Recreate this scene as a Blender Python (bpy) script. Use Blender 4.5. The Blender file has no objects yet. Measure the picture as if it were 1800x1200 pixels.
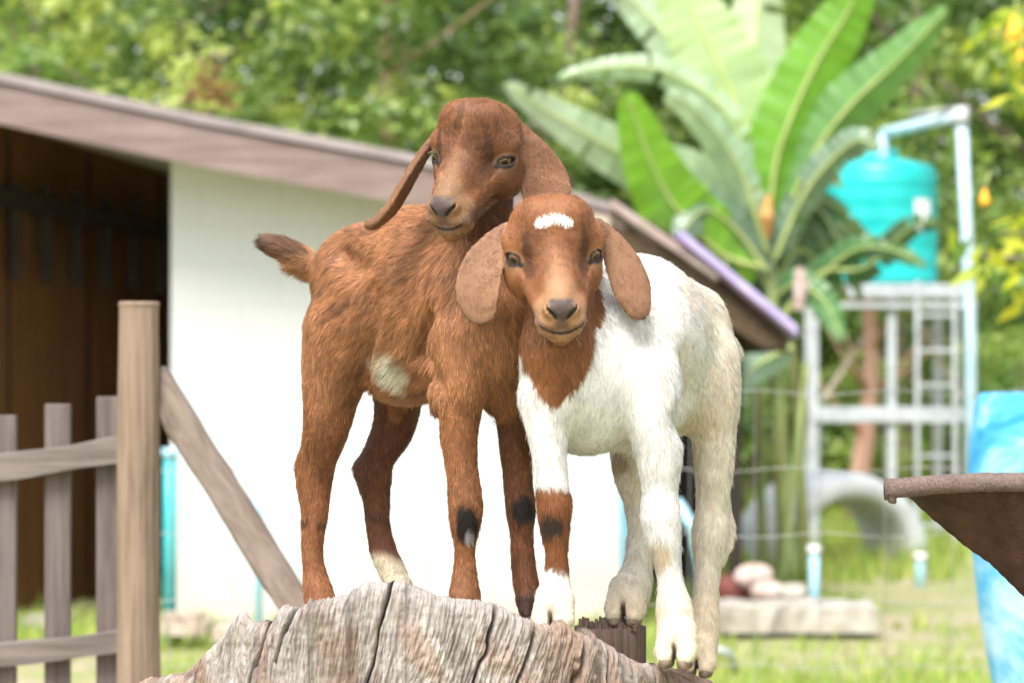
import bpy, math, numpy as np
from mathutils import Vector, Matrix

# ------------------------------------------------------------------ camera, sky, sun, exposure
scene = bpy.context.scene
CAM_Z = 1.30
PITCH = math.radians(0.46)
cam_data = bpy.data.cameras.new('camera')
cam = bpy.data.objects.new('camera', cam_data)
scene.collection.objects.link(cam)
cam.location = (0, 0, CAM_Z)
cam.rotation_euler = (math.radians(90) + PITCH, 0, 0)
cam_data.sensor_width = 36.0
cam_data.lens = 100.0
cam_data.clip_end = 500
cam_data.dof.use_dof = True
cam_data.dof.focus_distance = 3.16
cam_data.dof.aperture_fstop = 7.1
scene.camera = cam

SUN_EL, SUN_AZ = math.radians(57), math.radians(-157)   # azimuth measured from +Y (view direction) towards +X
world = bpy.data.worlds.new('World')
scene.world = world
world.use_nodes = True
wn = world.node_tree
for n in list(wn.nodes): wn.nodes.remove(n)
wo = wn.nodes.new('ShaderNodeOutputWorld'); bg = wn.nodes.new('ShaderNodeBackground')
sky = wn.nodes.new('ShaderNodeTexSky'); sky.sky_type = 'NISHITA'; sky.sun_disc = False
sky.sun_elevation = SUN_EL; sky.sun_rotation = SUN_AZ
sky.air_density = 1.2; sky.dust_density = 3.0; sky.ozone_density = 1.0
hs = wn.nodes.new('ShaderNodeHueSaturation'); hs.inputs['Saturation'].default_value = 0.35
wn.links.new(sky.outputs[0], hs.inputs['Color']); wn.links.new(hs.outputs[0], bg.inputs[0])
bg.inputs[1].default_value = 0.145
wn.links.new(bg.outputs[0], wo.inputs[0])
sun_d = bpy.data.lights.new('sun', 'SUN'); sun_d.energy = 2.05; sun_d.angle = math.radians(25); sun_d.color = (1, .97, .92)
sun = bpy.data.objects.new('sun', sun_d); scene.collection.objects.link(sun)
sd = Vector((math.cos(SUN_EL) * math.sin(SUN_AZ), math.cos(SUN_EL) * math.cos(SUN_AZ), math.sin(SUN_EL)))
sun.location = sd * 30
sun.rotation_euler = sd.to_track_quat('Z', 'Y').to_euler()
scene.view_settings.view_transform = 'Standard'
scene.view_settings.look = 'None'
scene.view_settings.exposure = 1.22
scene.view_settings.gamma = 1.0
scene.render.engine = 'CYCLES'
scene.cycles.use_denoising = True
scene.cycles.max_bounces = 8
scene.cycles.transparent_max_bounces = 8

# ------------------------------------------------------------------ helpers
F_PX = 5000.0
CP, SP = math.cos(PITCH), math.sin(PITCH)
def P(px, py, D):
    """a point of the place seen in direction (px, py) of the 1800 x 1200 frame at distance D"""
    u = (px - 900) / F_PX; v = (600 - py) / F_PX
    return np.array([D * u, D * (CP - v * SP), CAM_Z + D * (SP + v * CP)])
def proj(V):
    V = np.asarray(V, float)
    x = V[..., 0]; y = V[..., 1]; z = V[..., 2] - CAM_Z
    D = y * CP + z * SP; v = (-y * SP + z * CP) / D
    return 900 + F_PX * x / D, 600 - F_PX * v, D
def X(px, D): return (px - 900) / F_PX * D
def Z(py, D): return P(900, py, D)[2]

def sstep(a, b, x):
    t = np.clip((x - a) / (b - a), 0, 1); return t * t * (3 - 2 * t)

def _hash(i, j, k, seed):
    n = (i * 374761393 + j * 668265263 + k * 2147483647 + seed * 1274126177) & 0xFFFFFFFF
    n = ((n ^ (n >> 13)) * 1274126177) & 0xFFFFFFFF
    return ((n ^ (n >> 16)) & 0xFFFF) / 65535.0
def vnoise(Pt, seed=0):
    """value noise 0..1 at (N,3) points"""
    Pt = np.asarray(Pt, float)
    fl = np.floor(Pt).astype(np.int64); f = Pt - fl; f = f * f * (3 - 2 * f)
    r = 0
    for a in (0, 1):
        for b in (0, 1):
            for c in (0, 1):
                w = (f[..., 0] if a else 1 - f[..., 0]) * (f[..., 1] if b else 1 - f[..., 1]) * (f[..., 2] if c else 1 - f[..., 2])
                r = r + w * _hash(fl[..., 0] + a, fl[..., 1] + b, fl[..., 2] + c, seed)
    return r
def fbm(Pt, oct=3, seed=0):
    Pt = np.asarray(Pt, float); r = 0; amp = .5; tot = 0
    for o in range(oct):
        r = r + amp * vnoise(Pt * (2 ** o) + 13.7 * o, seed + o); tot += amp; amp *= .5
    return r / tot

def tag(o, label=None, cat=None, group=None, kind=None):
    if label: o['label'] = label
    if cat: o['category'] = cat
    if group: o['group'] = group
    if kind: o['kind'] = kind
    return o
def empty(name, loc, label=None, cat=None, group=None):
    o = bpy.data.objects.new(name, None); scene.collection.objects.link(o)
    o.location = [float(c) for c in loc]; o.empty_display_size = .1
    return tag(o, label, cat, group)
def org(parent):
    L = np.zeros(3)
    while parent is not None:
        L += np.array(parent.location); parent = parent.parent
    return L
def link_data(name, data, parent):
    o = bpy.data.objects.new(name, data); scene.collection.objects.link(o)
    if parent is not None: o.parent = parent
    return o
def set_mesh(name, V, faces, mat, parent=None, smooth=True, col=None, facecol=None, loc=None):
    """V in place coordinates; faces (M,3|4) array or list; makes ONE mesh object"""
    V = np.asarray(V, np.float64)
    L = org(parent) if parent is not None else (np.array(loc, float) if loc is not None else np.zeros(3))
    me = bpy.data.meshes.new(name)
    Vl = (V - L).astype(np.float32)
    if isinstance(faces, np.ndarray):
        k = faces.shape[1]; M = len(faces)
        me.vertices.add(len(Vl)); me.vertices.foreach_set('co', Vl.ravel())
        me.loops.add(M * k); me.loops.foreach_set('vertex_index', faces.astype(np.int32).ravel())
        me.polygons.add(M)
        me.polygons.foreach_set('loop_start', np.arange(0, M * k, k, dtype=np.int32))
        me.polygons.foreach_set('loop_total', np.full(M, k, dtype=np.int32))
        me.update(calc_edges=True)
    else:
        me.from_pydata([tuple(v) for v in Vl.tolist()], [], [tuple(int(i) for i in f) for f in faces])
    if smooth: me.polygons.foreach_set('use_smooth', np.ones(len(me.polygons), dtype=bool))
    if col is not None:
        at = me.attributes.new('col', 'FLOAT_COLOR', 'POINT')
        c = np.ones((len(Vl), 4), np.float32); c[:, :3] = col; at.data.foreach_set('color', c.ravel())
    if facecol is not None:
        at = me.attributes.new('col', 'FLOAT_COLOR', 'FACE')
        c = np.ones((len(me.polygons), 4), np.float32); c[:, :3] = facecol; at.data.foreach_set('color', c.ravel())
    me.materials.append(mat)
    me.validate()
    o = link_data(name, me, parent)
    if parent is None and loc is not None: o.location = [float(c) for c in loc]
    return o

class MB:
    def __init__(s): s.v = []; s.f = []
    def add(s, V, F):
        n = len(s.v); s.v += [tuple(map(float, p)) for p in V]; s.f += [tuple(i + n for i in f) for f in F]; return s
    def box(s, c, size, rot=None, bev=0.0):
        c = np.array(c, float); h = np.array(size, float) / 2
        R = np.eye(3) if rot is None else np.array(rot, float)
        b = min(bev, h.min() * .49)
        if b <= 0:
            V = [c + R @ (np.array([x, y, z]) * h) for x in (-1, 1) for y in (-1, 1) for z in (-1, 1)]
            F = [(0, 1, 3, 2), (4, 6, 7, 5), (0, 4, 5, 1), (2, 3, 7, 6), (0, 2, 6, 4), (1, 5, 7, 3)]
            return s.add(V, F)
        # chamfered box: 24 vertices
        V = []; idx = {}
        for x in (-1, 1):
            for y in (-1, 1):
                for z in (-1, 1):
                    for ax in range(3):
                        q = np.array([x, y, z]) * (h - b); q[ax] = (x, y, z)[ax] * h[ax]
                        idx[(x, y, z, ax)] = len(V); V.append(c + R @ q)
        F = []
        S = (-1, 1)
        for sg in S:
            F.append([idx[(sg, y, z, 0)] for y, z in ((-1, -1), (1, -1), (1, 1), (-1, 1))][::sg])
            F.append([idx[(x, sg, z, 1)] for x, z in ((-1, -1), (-1, 1), (1, 1), (1, -1))][::sg])
            F.append([idx[(x, y, sg, 2)] for x, y in ((-1, -1), (1, -1), (1, 1), (-1, 1))][::sg])
        for a in S:
            for b_ in S:
                F.append([idx[(a, b_, -1, 0)], idx[(a, b_, 1, 0)], idx[(a, b_, 1, 1)], idx[(a, b_, -1, 1)]])
                F.append([idx[(a, -1, b_, 0)], idx[(a, 1, b_, 0)], idx[(a, 1, b_, 2)], idx[(a, -1, b_, 2)]])
                F.append([idx[(-1, a, b_, 1)], idx[(1, a, b_, 1)], idx[(1, a, b_, 2)], idx[(-1, a, b_, 2)]])
                for c_ in S: F.append([idx[(a, b_, c_, 0)], idx[(a, b_, c_, 1)], idx[(a, b_, c_, 2)]])
        return s.add(V, F)
    def beam(s, a, b, w, d, bev=0.003):
        """square bar from a to b, w across the view, d along it"""
        a = np.array(a, float); b = np.array(b, float); L = np.linalg.norm(b - a); ax = (b - a) / L
        side = np.cross(ax, [0, 1, 0]);
        if np.linalg.norm(side) < .1: side = np.cross(ax, [0, 0, 1])
        side /= np.linalg.norm(side); dep = np.cross(side, ax)
        R = np.array([ax, side, dep]).T
        return s.box((a + b) / 2, (L, w, d), R, bev)
    def tube(s, pts, r, seg=12, cap=True, wob=0, seed=0):
        pts = [np.array(p, float) for p in pts]; n = len(pts)
        r = [r] * n if np.isscalar(r) else list(r)
        rs = np.random.RandomState(seed)
        V = []; up = None
        for i, p in enumerate(pts):
            t = pts[min(i + 1, n - 1)] - pts[max(i - 1, 0)]; t /= np.linalg.norm(t)
            if up is None:
                up = np.cross(t, [0, 1, 0]) if abs(t[1]) < .9 else np.cross(t, [1, 0, 0])
            up = up - t * np.dot(up, t); up /= np.linalg.norm(up); sd_ = np.cross(t, up)
            for k in range(seg):
                a = 2 * math.pi * k / seg; rr = r[i] * (1 + wob * (rs.rand() - .5))
                V.append(p + (up * math.cos(a) + sd_ * math.sin(a)) * rr)
        F = [(i * seg + k, i * seg + (k + 1) % seg, (i + 1) * seg + (k + 1) % seg, (i + 1) * seg + k) for i in range(n - 1) for k in range(seg)]
        if cap:
            F.append(tuple(range(seg - 1, -1, -1))); F.append(tuple(range((n - 1) * seg, n * seg)))
        return s.add(V, F)
    def lathe(s, c, prof, seg=32, cap=True):
        c = np.array(c, float); n = len(prof); V = []
        for r, z in prof:
            for k in range(seg):
                a = 2 * math.pi * k / seg; V.append(c + [r * math.cos(a), r * math.sin(a), z])
        F = [(i * seg + k, i * seg + (k + 1) % seg, (i + 1) * seg + (k + 1) % seg, (i + 1) * seg + k) for i in range(n - 1) for k in range(seg)]
        if cap: F.append(tuple(range(seg - 1, -1, -1))); F.append(tuple(range((n - 1) * seg, n * seg)))
        return s.add(V, F)
    def build(s, name, mat, parent=None, smooth=False, loc=None):
        return set_mesh(name, np.array(s.v), s.f, mat, parent, smooth, loc=loc)

# ------------------------------------------------------------------ materials
class NT:
    def __init__(s, name):
        s.m = bpy.data.materials.new(name); s.m.use_nodes = True; s.t = s.m.node_tree
        s.b = s.t.nodes['Principled BSDF']; s.out = s.t.nodes['Material Output']
    def n(s, typ, **kw):
        nd = s.t.nodes.new(typ)
        for k, v in kw.items():
            if k in nd.inputs: nd.inputs[k].default_value = v
            else: setattr(nd, k, v)
        return nd
    def l(s, a, b): s.t.links.new(a, b)
    def coord(s, scale=(1, 1, 1), rot=(0, 0, 0)):
        tc = s.n('ShaderNodeTexCoord'); mp = s.n('ShaderNodeMapping')
        mp.inputs['Scale'].default_value = scale; mp.inputs['Rotation'].default_value = rot
        s.l(tc.outputs['Object'], mp.inputs['Vector']); return mp.outputs[0]
    def noise(s, vec, scale, detail=4, rough=.6, dist=0):
        nd = s.n('ShaderNodeTexNoise'); nd.inputs['Scale'].default_value = scale; nd.inputs['Detail'].default_value = detail
        nd.inputs['Roughness'].default_value = rough; nd.inputs['Distortion'].default_value = dist
        if vec is not None: s.l(vec, nd.inputs['Vector'])
        return nd.outputs['Fac']
    def ramp(s, fac, stops):
        r = s.n('ShaderNodeValToRGB'); e = r.color_ramp.elements
        while len(e) < len(stops): e.new(.5)
        for el, (p, c) in zip(e, stops): el.position = p; el.color = (*c, 1) if len(c) == 3 else c
        s.l(fac, r.inputs[0]); return r.outputs[0]
    def mix(s, fac, a, b, mode='MIX'):
        m = s.n('ShaderNodeMix', data_type='RGBA', blend_type=mode)
        for sock, v in ((m.inputs[0], fac), (m.inputs[6], a), (m.inputs[7], b)):
            if isinstance(v, (int, float)): sock.default_value = v
            elif isinstance(v, tuple): sock.default_value = (*v, 1)
            else: s.l(v, sock)
        return m.outputs[2]
    def bump(s, h, strength=.5, dist=.01):
        b = s.n('ShaderNodeBump'); b.inputs['Strength'].default_value = strength; b.inputs['Distance'].default_value = dist
        s.l(h, b.inputs['Height']); s.l(b.outputs[0], s.b.inputs['Normal'])
    def base(s, c, rough=.7, spec=.4, metal=0):
        if isinstance(c, tuple): s.b.inputs['Base Color'].default_value = (*c, 1)
        else: s.l(c, s.b.inputs['Base Color'])
        if isinstance(rough, (int, float)): s.b.inputs['Roughness'].default_value = rough
        else: s.l(rough, s.b.inputs['Roughness'])
        s.b.inputs['Specular IOR Level'].default_value = spec; s.b.inputs['Metallic'].default_value = metal
        return s

def m_two(name, c1, c2, scale, stretch=(1, 1, 1), rough=.7, bump=.3, bd=.004, detail=6, spec=.3, lo=.35, hi=.65, metal=0, rot=(0, 0, 0)):
    t = NT(name); v = t.coord(stretch, rot); f = t.noise(v, scale, detail)
    t.base(t.ramp(f, [(lo, c1), (hi, c2)]), rough, spec, metal)
    if bump: t.bump(f, bump, bd)
    return t.m
def wood(name, c1, c2, c3, axis, sc=1.0, rough=.85):
    """weathered timber with grain along axis 0/1/2"""
    t = NT(name); st = [34 * sc] * 3; st[axis] = 2.2 * sc
    g = t.noise(t.coord(tuple(st)), 1.6, 8, .7, .6); big = t.noise(t.coord((3 * sc, 3 * sc, 3 * sc)), 1.3, 3)
    st2 = [90 * sc] * 3; st2[axis] = 3 * sc
    fine = t.noise(t.coord(tuple(st2)), 1.2, 4, .6)
    c = t.ramp(g, [(.32, c3), (.43, c1), (.66, c2)])
    c = t.mix(t.ramp(big, [(.35, (0, 0, 0)), (.7, (1, 1, 1))]), c, t.mix(.5, c, c2, 'MULTIPLY') )
    c = t.mix(.35, c, t.ramp(fine, [(.3, c3), (.6, c2)]))
    t.base(c, rough, .2); t.bump(g, .5, .004)
    return t.m
M = {}
M['wood_post'] = wood('weathered timber', (.24, .17, .12), (.345, .262, .20), (.085, .055, .038), 2)
M['wood_rail'] = wood('grey rail timber', (.165, .135, .12), (.26, .22, .20), (.07, .055, .048), 0)
M['wood_picket'] = wood('grey picket timber', (.135, .108, .098), (.22, .18, .168), (.06, .047, .042), 2)
M['fascia'] = wood('faded rose fascia', (.215, .155, .14), (.315, .245, .23), (.14, .09, .085), 0, .5)
M['roof_top'] = m_two('pale metal flashing', (.23, .19, .19), (.34, .29, .29), 3, bump=.1, rough=.5)
M['roof_under'] = wood('dark roof boards', (.085, .055, .035), (.13, .09, .06), (.04, .025, .015), 1, .5)
M['soffit'] = m_two('soffit board', (.50, .45, .36), (.60, .54, .44), 2, rough=.8, bump=.05)
M['purple_sheet'] = m_two('purple painted sheet', (.36, .28, .52), (.52, .44, .68), 6, rough=.45, bump=.1)
M['white_wall'] = None
t = NT('white painted render'); v = t.coord((1, 1, 1)); f = t.noise(v, 1.2, 6, .65)
tc = t.n('ShaderNodeTexCoord'); sx = t.n('ShaderNodeSeparateXYZ'); t.l(tc.outputs['Object'], sx.inputs[0])
mr = t.n('ShaderNodeMapRange'); mr.inputs['From Min'].default_value = 0; mr.inputs['From Max'].default_value = .65; mr.inputs['To Min'].default_value = .75; mr.inputs['To Max'].default_value = 0
t.l(sx.outputs[2], mr.inputs[0])
mu = t.n('ShaderNodeMath', operation='MULTIPLY'); t.l(mr.outputs[0], mu.inputs[0]); t.l(t.ramp(f, [(.35, (0, 0, 0)), (.65, (1, 1, 1))]), mu.inputs[1])
bt = t.n('ShaderNodeTexBrick'); cx_ = t.n('ShaderNodeCombineXYZ'); t.l(sx.outputs[0], cx_.inputs[0]); t.l(sx.outputs[2], cx_.inputs[1]); t.l(cx_.outputs[0], bt.inputs['Vector'])
bt.inputs['Scale'].default_value = 1.0; bt.inputs['Brick Width'].default_value = .40; bt.inputs['Row Height'].default_value = .20; bt.inputs['Mortar Size'].default_value = .007; bt.inputs['Mortar Smooth'].default_value = .6
bt.inputs['Color1'].default_value = (.575, .585, .58, 1); bt.inputs['Color2'].default_value = (.555, .57, .57, 1); bt.inputs['Mortar'].default_value = (.515, .53, .53, 1)
t.base(t.mix(mu.outputs[0], bt.outputs[0], (.50, .36, .22)), .85, .2); t.bump(t.noise(v, 30, 3), .12, .004)
M['white_wall'] = t.m
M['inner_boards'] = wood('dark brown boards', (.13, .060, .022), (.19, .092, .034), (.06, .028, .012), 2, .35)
M['dark_board'] = m_two('near black board', (.012, .009, .007), (.03, .022, .016), 5, (4, 4, .6))  # near-black boards for the bay walls, framing and corner post
M['concrete'] = m_two('weathered concrete', (.30, .27, .23), (.50, .46, .41), 9, rough=.9, bump=.5)
M['stone_pink'] = m_two('pinkish stone', (.42, .29, .25), (.62, .50, .46), 12, rough=.9, bump=.5)
M['plank_pale'] = wood('pale plank', (.42, .36, .28), (.58, .50, .42), (.24, .19, .15), 0, .8)
M['steel_white'] = m_two('white painted steel', (.36, .39, .405), (.54, .57, .59), 6, rough=.5, bump=.1)
M['pipe_blue'] = m_two('light blue plastic pipe', (.30, .56, .68), (.44, .68, .78), 5, rough=.4, bump=.05, spec=.5)
M['pipe_teal'] = m_two('teal plastic pipe', (.03, .33, .36), (.07, .45, .48), 5, rough=.4, bump=.05, spec=.5)
M['pipe_pale'] = m_two('pale blue steel pipe', (.42, .62, .74), (.58, .76, .86), 6, rough=.4, bump=.05, spec=.5)
M['tank'] = m_two('turquoise tank plastic', (.005, .40, .39), (.012, .52, .50), 2.5, rough=.35, bump=.05, spec=.5)
M['label_white'] = m_two('white sticker', (.75, .76, .76), (.85, .85, .85), 4, bump=0, rough=.5)
M['tyre_paint'] = m_two('white painted tyre', (.50, .52, .54), (.72, .73, .74), 4, rough=.6, bump=.3)
M['wire'] = m_two('galvanised wire', (.28, .28, .27), (.42, .42, .41), 20, rough=.5, bump=0, metal=.6)
t = NT('blue paint weathered to white'); v = t.coord((1.6, 1.6, 2.4)); f = t.noise(v, 2.6, 9, .68, .7); sx = t.n('ShaderNodeSeparateXYZ'); tc = t.n('ShaderNodeTexCoord'); t.l(tc.outputs['Object'], sx.inputs[0])
mr = t.n('ShaderNodeMapRange'); mr.inputs['From Min'].default_value = .35; mr.inputs['From Max'].default_value = 1.25; mr.inputs['To Min'].default_value = .16; mr.inputs['To Max'].default_value = -.06
t.l(sx.outputs[2], mr.inputs[0]); ad = t.n('ShaderNodeMath', operation='ADD'); t.l(f, ad.inputs[0]); t.l(mr.outputs[0], ad.inputs[1])
t.base(t.ramp(ad.outputs[0], [(.38, (.02, .26, .55)), (.50, (.08, .40, .68)), (.60, (.34, .60, .78)), (.75, (.62, .74, .80))]), .5, .4); t.bump(f, .2, .004)
M['barrel'] = t.m
t = NT('rusted steel'); v = t.coord((1, 1, 1)); f = t.noise(v, 18, 8, .7); g = t.noise(v, 260, 4, .6)
c = t.ramp(f, [(.3, (.030, .015, .010)), (.55, (.072, .036, .024)), (.75, (.11, .055, .034))])
c = t.mix(t.ramp(g, [(.60, (0, 0, 0)), (.78, (.7, .7, .7))]), c, (.20, .13, .095))
t.base(c, .85, .25); t.bump(g, .7, .002); M['rust'] = t.m
t = NT('crusted rust rim'); v = t.coord((1, 1, 1)); f = t.noise(v, 30, 8, .7); g = t.noise(v, 520, 4, .7)
c = t.ramp(f, [(.3, (.10, .065, .052)), (.6, (.20, .14, .12))])
c = t.mix(t.ramp(g, [(.46, (0, 0, 0)), (.70, (.8, .8, .8))]), c, (.34, .27, .24))
t.base(c, .9, .2); t.bump(g, 1.0, .0025); M['rust_rim'] = t.m
t = NT('ground soil and turf'); v = t.coord((1, 1, 1)); f = t.noise(v, 1.4, 6, .65); g = t.noise(v, 14, 5, .6)
c = t.ramp(f, [(.36, (.22, .27, .08)), (.50, (.29, .30, .13)), (.62, (.40, .33, .24))])
c = t.mix(.3, c, t.ramp(g, [(.35, (.10, .12, .04)), (.65, (.40, .34, .26))]))
t.base(c, .95, .1); t.bump(g, .5, .03); M['ground'] = t.m
def foliage_mat(name, trans=.45, rough=.42, spec=.5, gain=1.25):
    t = NT(name); at = t.n('ShaderNodeAttribute', attribute_name='col')
    t.l(at.outputs['Color'], t.b.inputs['Base Color']); t.b.inputs['Roughness'].default_value = rough
    t.b.inputs['Specular IOR Level'].default_value = spec
    tr = t.n('ShaderNodeBsdfTranslucent'); t.l(t.mix(1.0, at.outputs['Color'], (1.4 * gain, 1.4 * gain, .85 * gain), 'MULTIPLY'), tr.inputs[0])
    mx = t.n('ShaderNodeMixShader'); mx.inputs[0].default_value = trans
    t.l(t.b.outputs[0], mx.inputs[1]); t.l(tr.outputs[0], mx.inputs[2]); t.l(mx.outputs[0], t.out.inputs[0])
    return t.m
M['foliage'] = foliage_mat('leaf foliage')
M['grass'] = foliage_mat('grass blades', .4, .6, .2)
M['banana'] = foliage_mat('banana leaf', .34, .30, .8)
M['bark'] = m_two('tree bark', (.14, .10, .075), (.26, .20, .16), 7, (1, 1, .3), rough=.9, bump=.6, bd=.02)
M['bark_red'] = m_two('reddish bark', (.36, .20, .14), (.52, .34, .26), 6, (1, 1, .3), rough=.9, bump=.6, bd=.02)
t = NT('banana stem'); f = t.noise(t.coord((9, 9, .8)), 2, 6, .6)
t.base(t.ramp(f, [(.3, (.16, .10, .045)), (.48, (.22, .27, .09)), (.7, (.36, .46, .20))]), .55, .4); M['pstem'] = t.m
M['dry_leaf'] = m_two('dry brown leaf', (.42, .20, .06), (.62, .36, .14), 8, rough=.8, bump=.3)
M['flower'] = m_two('orange petals', (.85, .36, .02), (.95, .50, .05), 8, rough=.5, bump=0)
# ------------------------------------------------------------------ the setting
rs = np.random.RandomState(4)
def ground_sheet():
    nx, ny = 220, 260
    xs = np.concatenate([np.linspace(-160, -9, 12), np.linspace(-8.5, 8.5, nx), np.linspace(9, 160, 12)])
    ys = np.concatenate([np.linspace(-60, 8, 10), np.linspace(8.5, 34, ny), np.linspace(36, 320, 14)])
    XX, YY = np.meshgrid(xs, ys); pts = np.stack([XX, YY, 0 * XX], -1)
    n = fbm(pts * [1.1, 1.1, 1], 4, 3) - .5
    near = (np.abs(XX) < 9) & (YY > 8) & (YY < 35)
    ZZ = np.where(near, n * .10, 0) - .03
    V = np.stack([XX, YY, ZZ], -1).reshape(-1, 3); W = len(xs); H = len(ys)
    i, j = np.meshgrid(np.arange(W - 1), np.arange(H - 1)); a = (j * W + i).ravel()
    F = np.stack([a, a + 1, a + W + 1, a + W], 1)
    o = set_mesh('ground', V, F, M['ground']); o['kind'] = 'structure'
ground_sheet()

def leaf_faces(C, N, size, asp, rs):
    """rhombic leaves at centres C with normals N"""
    n = len(C); N = N / np.linalg.norm(N, axis=1, keepdims=True)
    r = rs.randn(n, 3); a = np.cross(N, r); a /= np.linalg.norm(a, axis=1, keepdims=True); b = np.cross(N, a)
    s = np.asarray(size).reshape(-1, 1) * np.ones((n, 1))
    droop = N * s * .18
    V = np.stack([C + a * s, C + b * s * asp + droop, C - a * s, C - b * s * asp + droop], 1).reshape(-1, 3)
    F = np.arange(n * 4).reshape(-1, 4)
    return V, F
GREENS = np.array([(.042, .090, .026), (.088, .155, .042), (.15, .24, .058), (.26, .36, .095), (.44, .50, .16)])
def pick_green(t, rs):
    t = np.clip(t, 0, .999) * (len(GREENS) - 1); i = t.astype(int); f = (t - i)[:, None]
    return (GREENS[i] * (1 - f) + GREENS[np.minimum(i + 1, len(GREENS) - 1)] * f) * (1 + .25 * (rs.rand(len(t), 1) - .5))
def crown_points(c, R, nclump, nleaf, rs, clump=.42, hollow=.35):
    c = np.array(c, float); R = np.array(R, float); C = []; N = []; T = []
    for k in range(nclump):
        while True:
            q = rs.uniform(-1, 1, 3)
            if hollow < np.linalg.norm(q) < 1: break
        cc = c + q * R; tone = rs.rand() ** 1.3
        m = int(nleaf * rs.uniform(.6, 1.4)); d = rs.randn(m, 3); d /= np.linalg.norm(d, axis=1, keepdims=True)
        rad = clump * rs.uniform(.6, 1.5) * rs.uniform(.35, 1.05, (m, 1))
        pts = cc + d * rad * [1.1, 1.1, .75]
        C.append(pts); N.append(d + [0, -.2, .8] + .6 * rs.randn(m, 3)); T.append(np.clip(tone * .75 + .25 * rs.rand(m) + .12 * d[:, 2], 0, 1))
    return np.concatenate(C), np.concatenate(N), np.concatenate(T)
TREEG = 'trees standing behind the shed and the water tower'
def tree(px, D, h, R, label, nclump=70, nleaf=110, leaf=.07, seed=1, lean=0, bark='bark', tr=.13, tone=0.0, trunk_top=.8):
    rs = np.random.RandomState(seed)
    x = X(px, D); root = empty('broadleaf_tree', (x, D, 0), label, 'tree', TREEG)
    mb = MB(); H = h * trunk_top
    pts = [(x + lean * t + .08 * math.sin(5 * t + seed), D + .05 * math.cos(4 * t), -.05 + H * t) for t in np.linspace(0, 1, 9)]
    mb.tube(pts, list(np.linspace(tr, tr * .35, 9)), 10, wob=.12, seed=seed)
    for k in range(9):
        t = rs.uniform(.3, .95); i = int(t * 8); p = np.array(pts[i]); a = rs.uniform(0, 6.28); L = R[0] * rs.uniform(.5, .9)
        q = p + [math.cos(a) * L * .5, math.sin(a) * L * .4, L * .35]; e = p + [math.cos(a) * L, math.sin(a) * L * .8, L * .75]
        mb.tube([p, q, e], [tr * .25, tr * .15, tr * .05], 6)
    mb.build('trunk', M[bark], root, smooth=True)
    C, N, T = crown_points((x + lean * .7, D, h - R[2]), R, nclump, nleaf, rs)
    k = C[:, 2] > .25; C, N, T = C[k], N[k], T[k]
    V, F = leaf_faces(C, N, leaf * rs.uniform(.6, 1.3, len(C)), .5, rs)
    set_mesh('crown', V, F, M['foliage'], root, smooth=False, facecol=pick_green(T + tone, rs))
    return root
tree(60, 25, 5.8, (2.0, 1.6, 2.5), 'broad tree with yellow green leaves above the high end of the shed roof', seed=11, tone=.28)
tree(330, 28, 6.6, (2.1, 1.6, 3.0), 'tall tree with mixed leaves rising above the middle of the pale fascia', seed=12, tone=.02)
tree(690, 27, 6.8, (1.9, 1.5, 2.9), 'leafy tree with a brown trunk showing above the roof edge beside the brown kid', seed=13, bark='bark_red', tr=.12, tone=.12)
tree(1010, 29, 6.6, (2.0, 1.6, 3.1), 'dark green tree between the brown kid and the banana plant', seed=14, tone=-.04)
tree(1330, 30, 6.8, (2.0, 1.6, 3.1), 'tree mostly hidden behind the big banana leaves', seed=15)
tree(1600, 29, 6.4, (1.9, 1.6, 3.0), 'loose grey green tree rising above the turquoise tank', seed=16, tone=.05)
tree(1850, 27, 6.2, (1.7, 1.5, 2.9), 'dense tree behind the tall pale blue pipe at the picture edge', seed=17, tone=.03)
tree(1515, 24, 3.6, (1.0, .9, .9), 'small tree with a reddish trunk seen through the tower legs', nclump=22, nleaf=90, seed=18, bark='bark_red', tr=.10)
def woods():
    rs = np.random.RandomState(99); n = 90000; n2 = 90000
    C = np.stack([rs.uniform(-11, 11, n), rs.uniform(32, 37, n), rs.uniform(0, 9.5, n) ** 1.0], 1)
    sx_ = rs.uniform(11, 34, n2) * rs.choice((-1, 1), n2); C = np.concatenate([C, np.stack([sx_, rs.uniform(30, 36, n2), rs.uniform(0, 9, n2)], 1)])
    f = fbm(C * .9, 3, 5); k = f > .36; C = C[k]; f = f[k]
    N = rs.randn(len(C), 3) + [0, -.5, .8]
    V, F = leaf_faces(C, N, .12 * rs.uniform(.6, 1.4, len(C)), .55, rs)
    t = np.clip((fbm(C * 1.7, 3, 8) - .27) * 1.9 + .2 * (rs.rand(len(C)) - .5), 0, 1)
    o = set_mesh('woodland', V, F, M['foliage'], smooth=False, facecol=pick_green(t, rs))
    tag(o, 'mass of woodland leaves closing off the view behind all the trees', 'woodland', kind='stuff')
woods()
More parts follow.
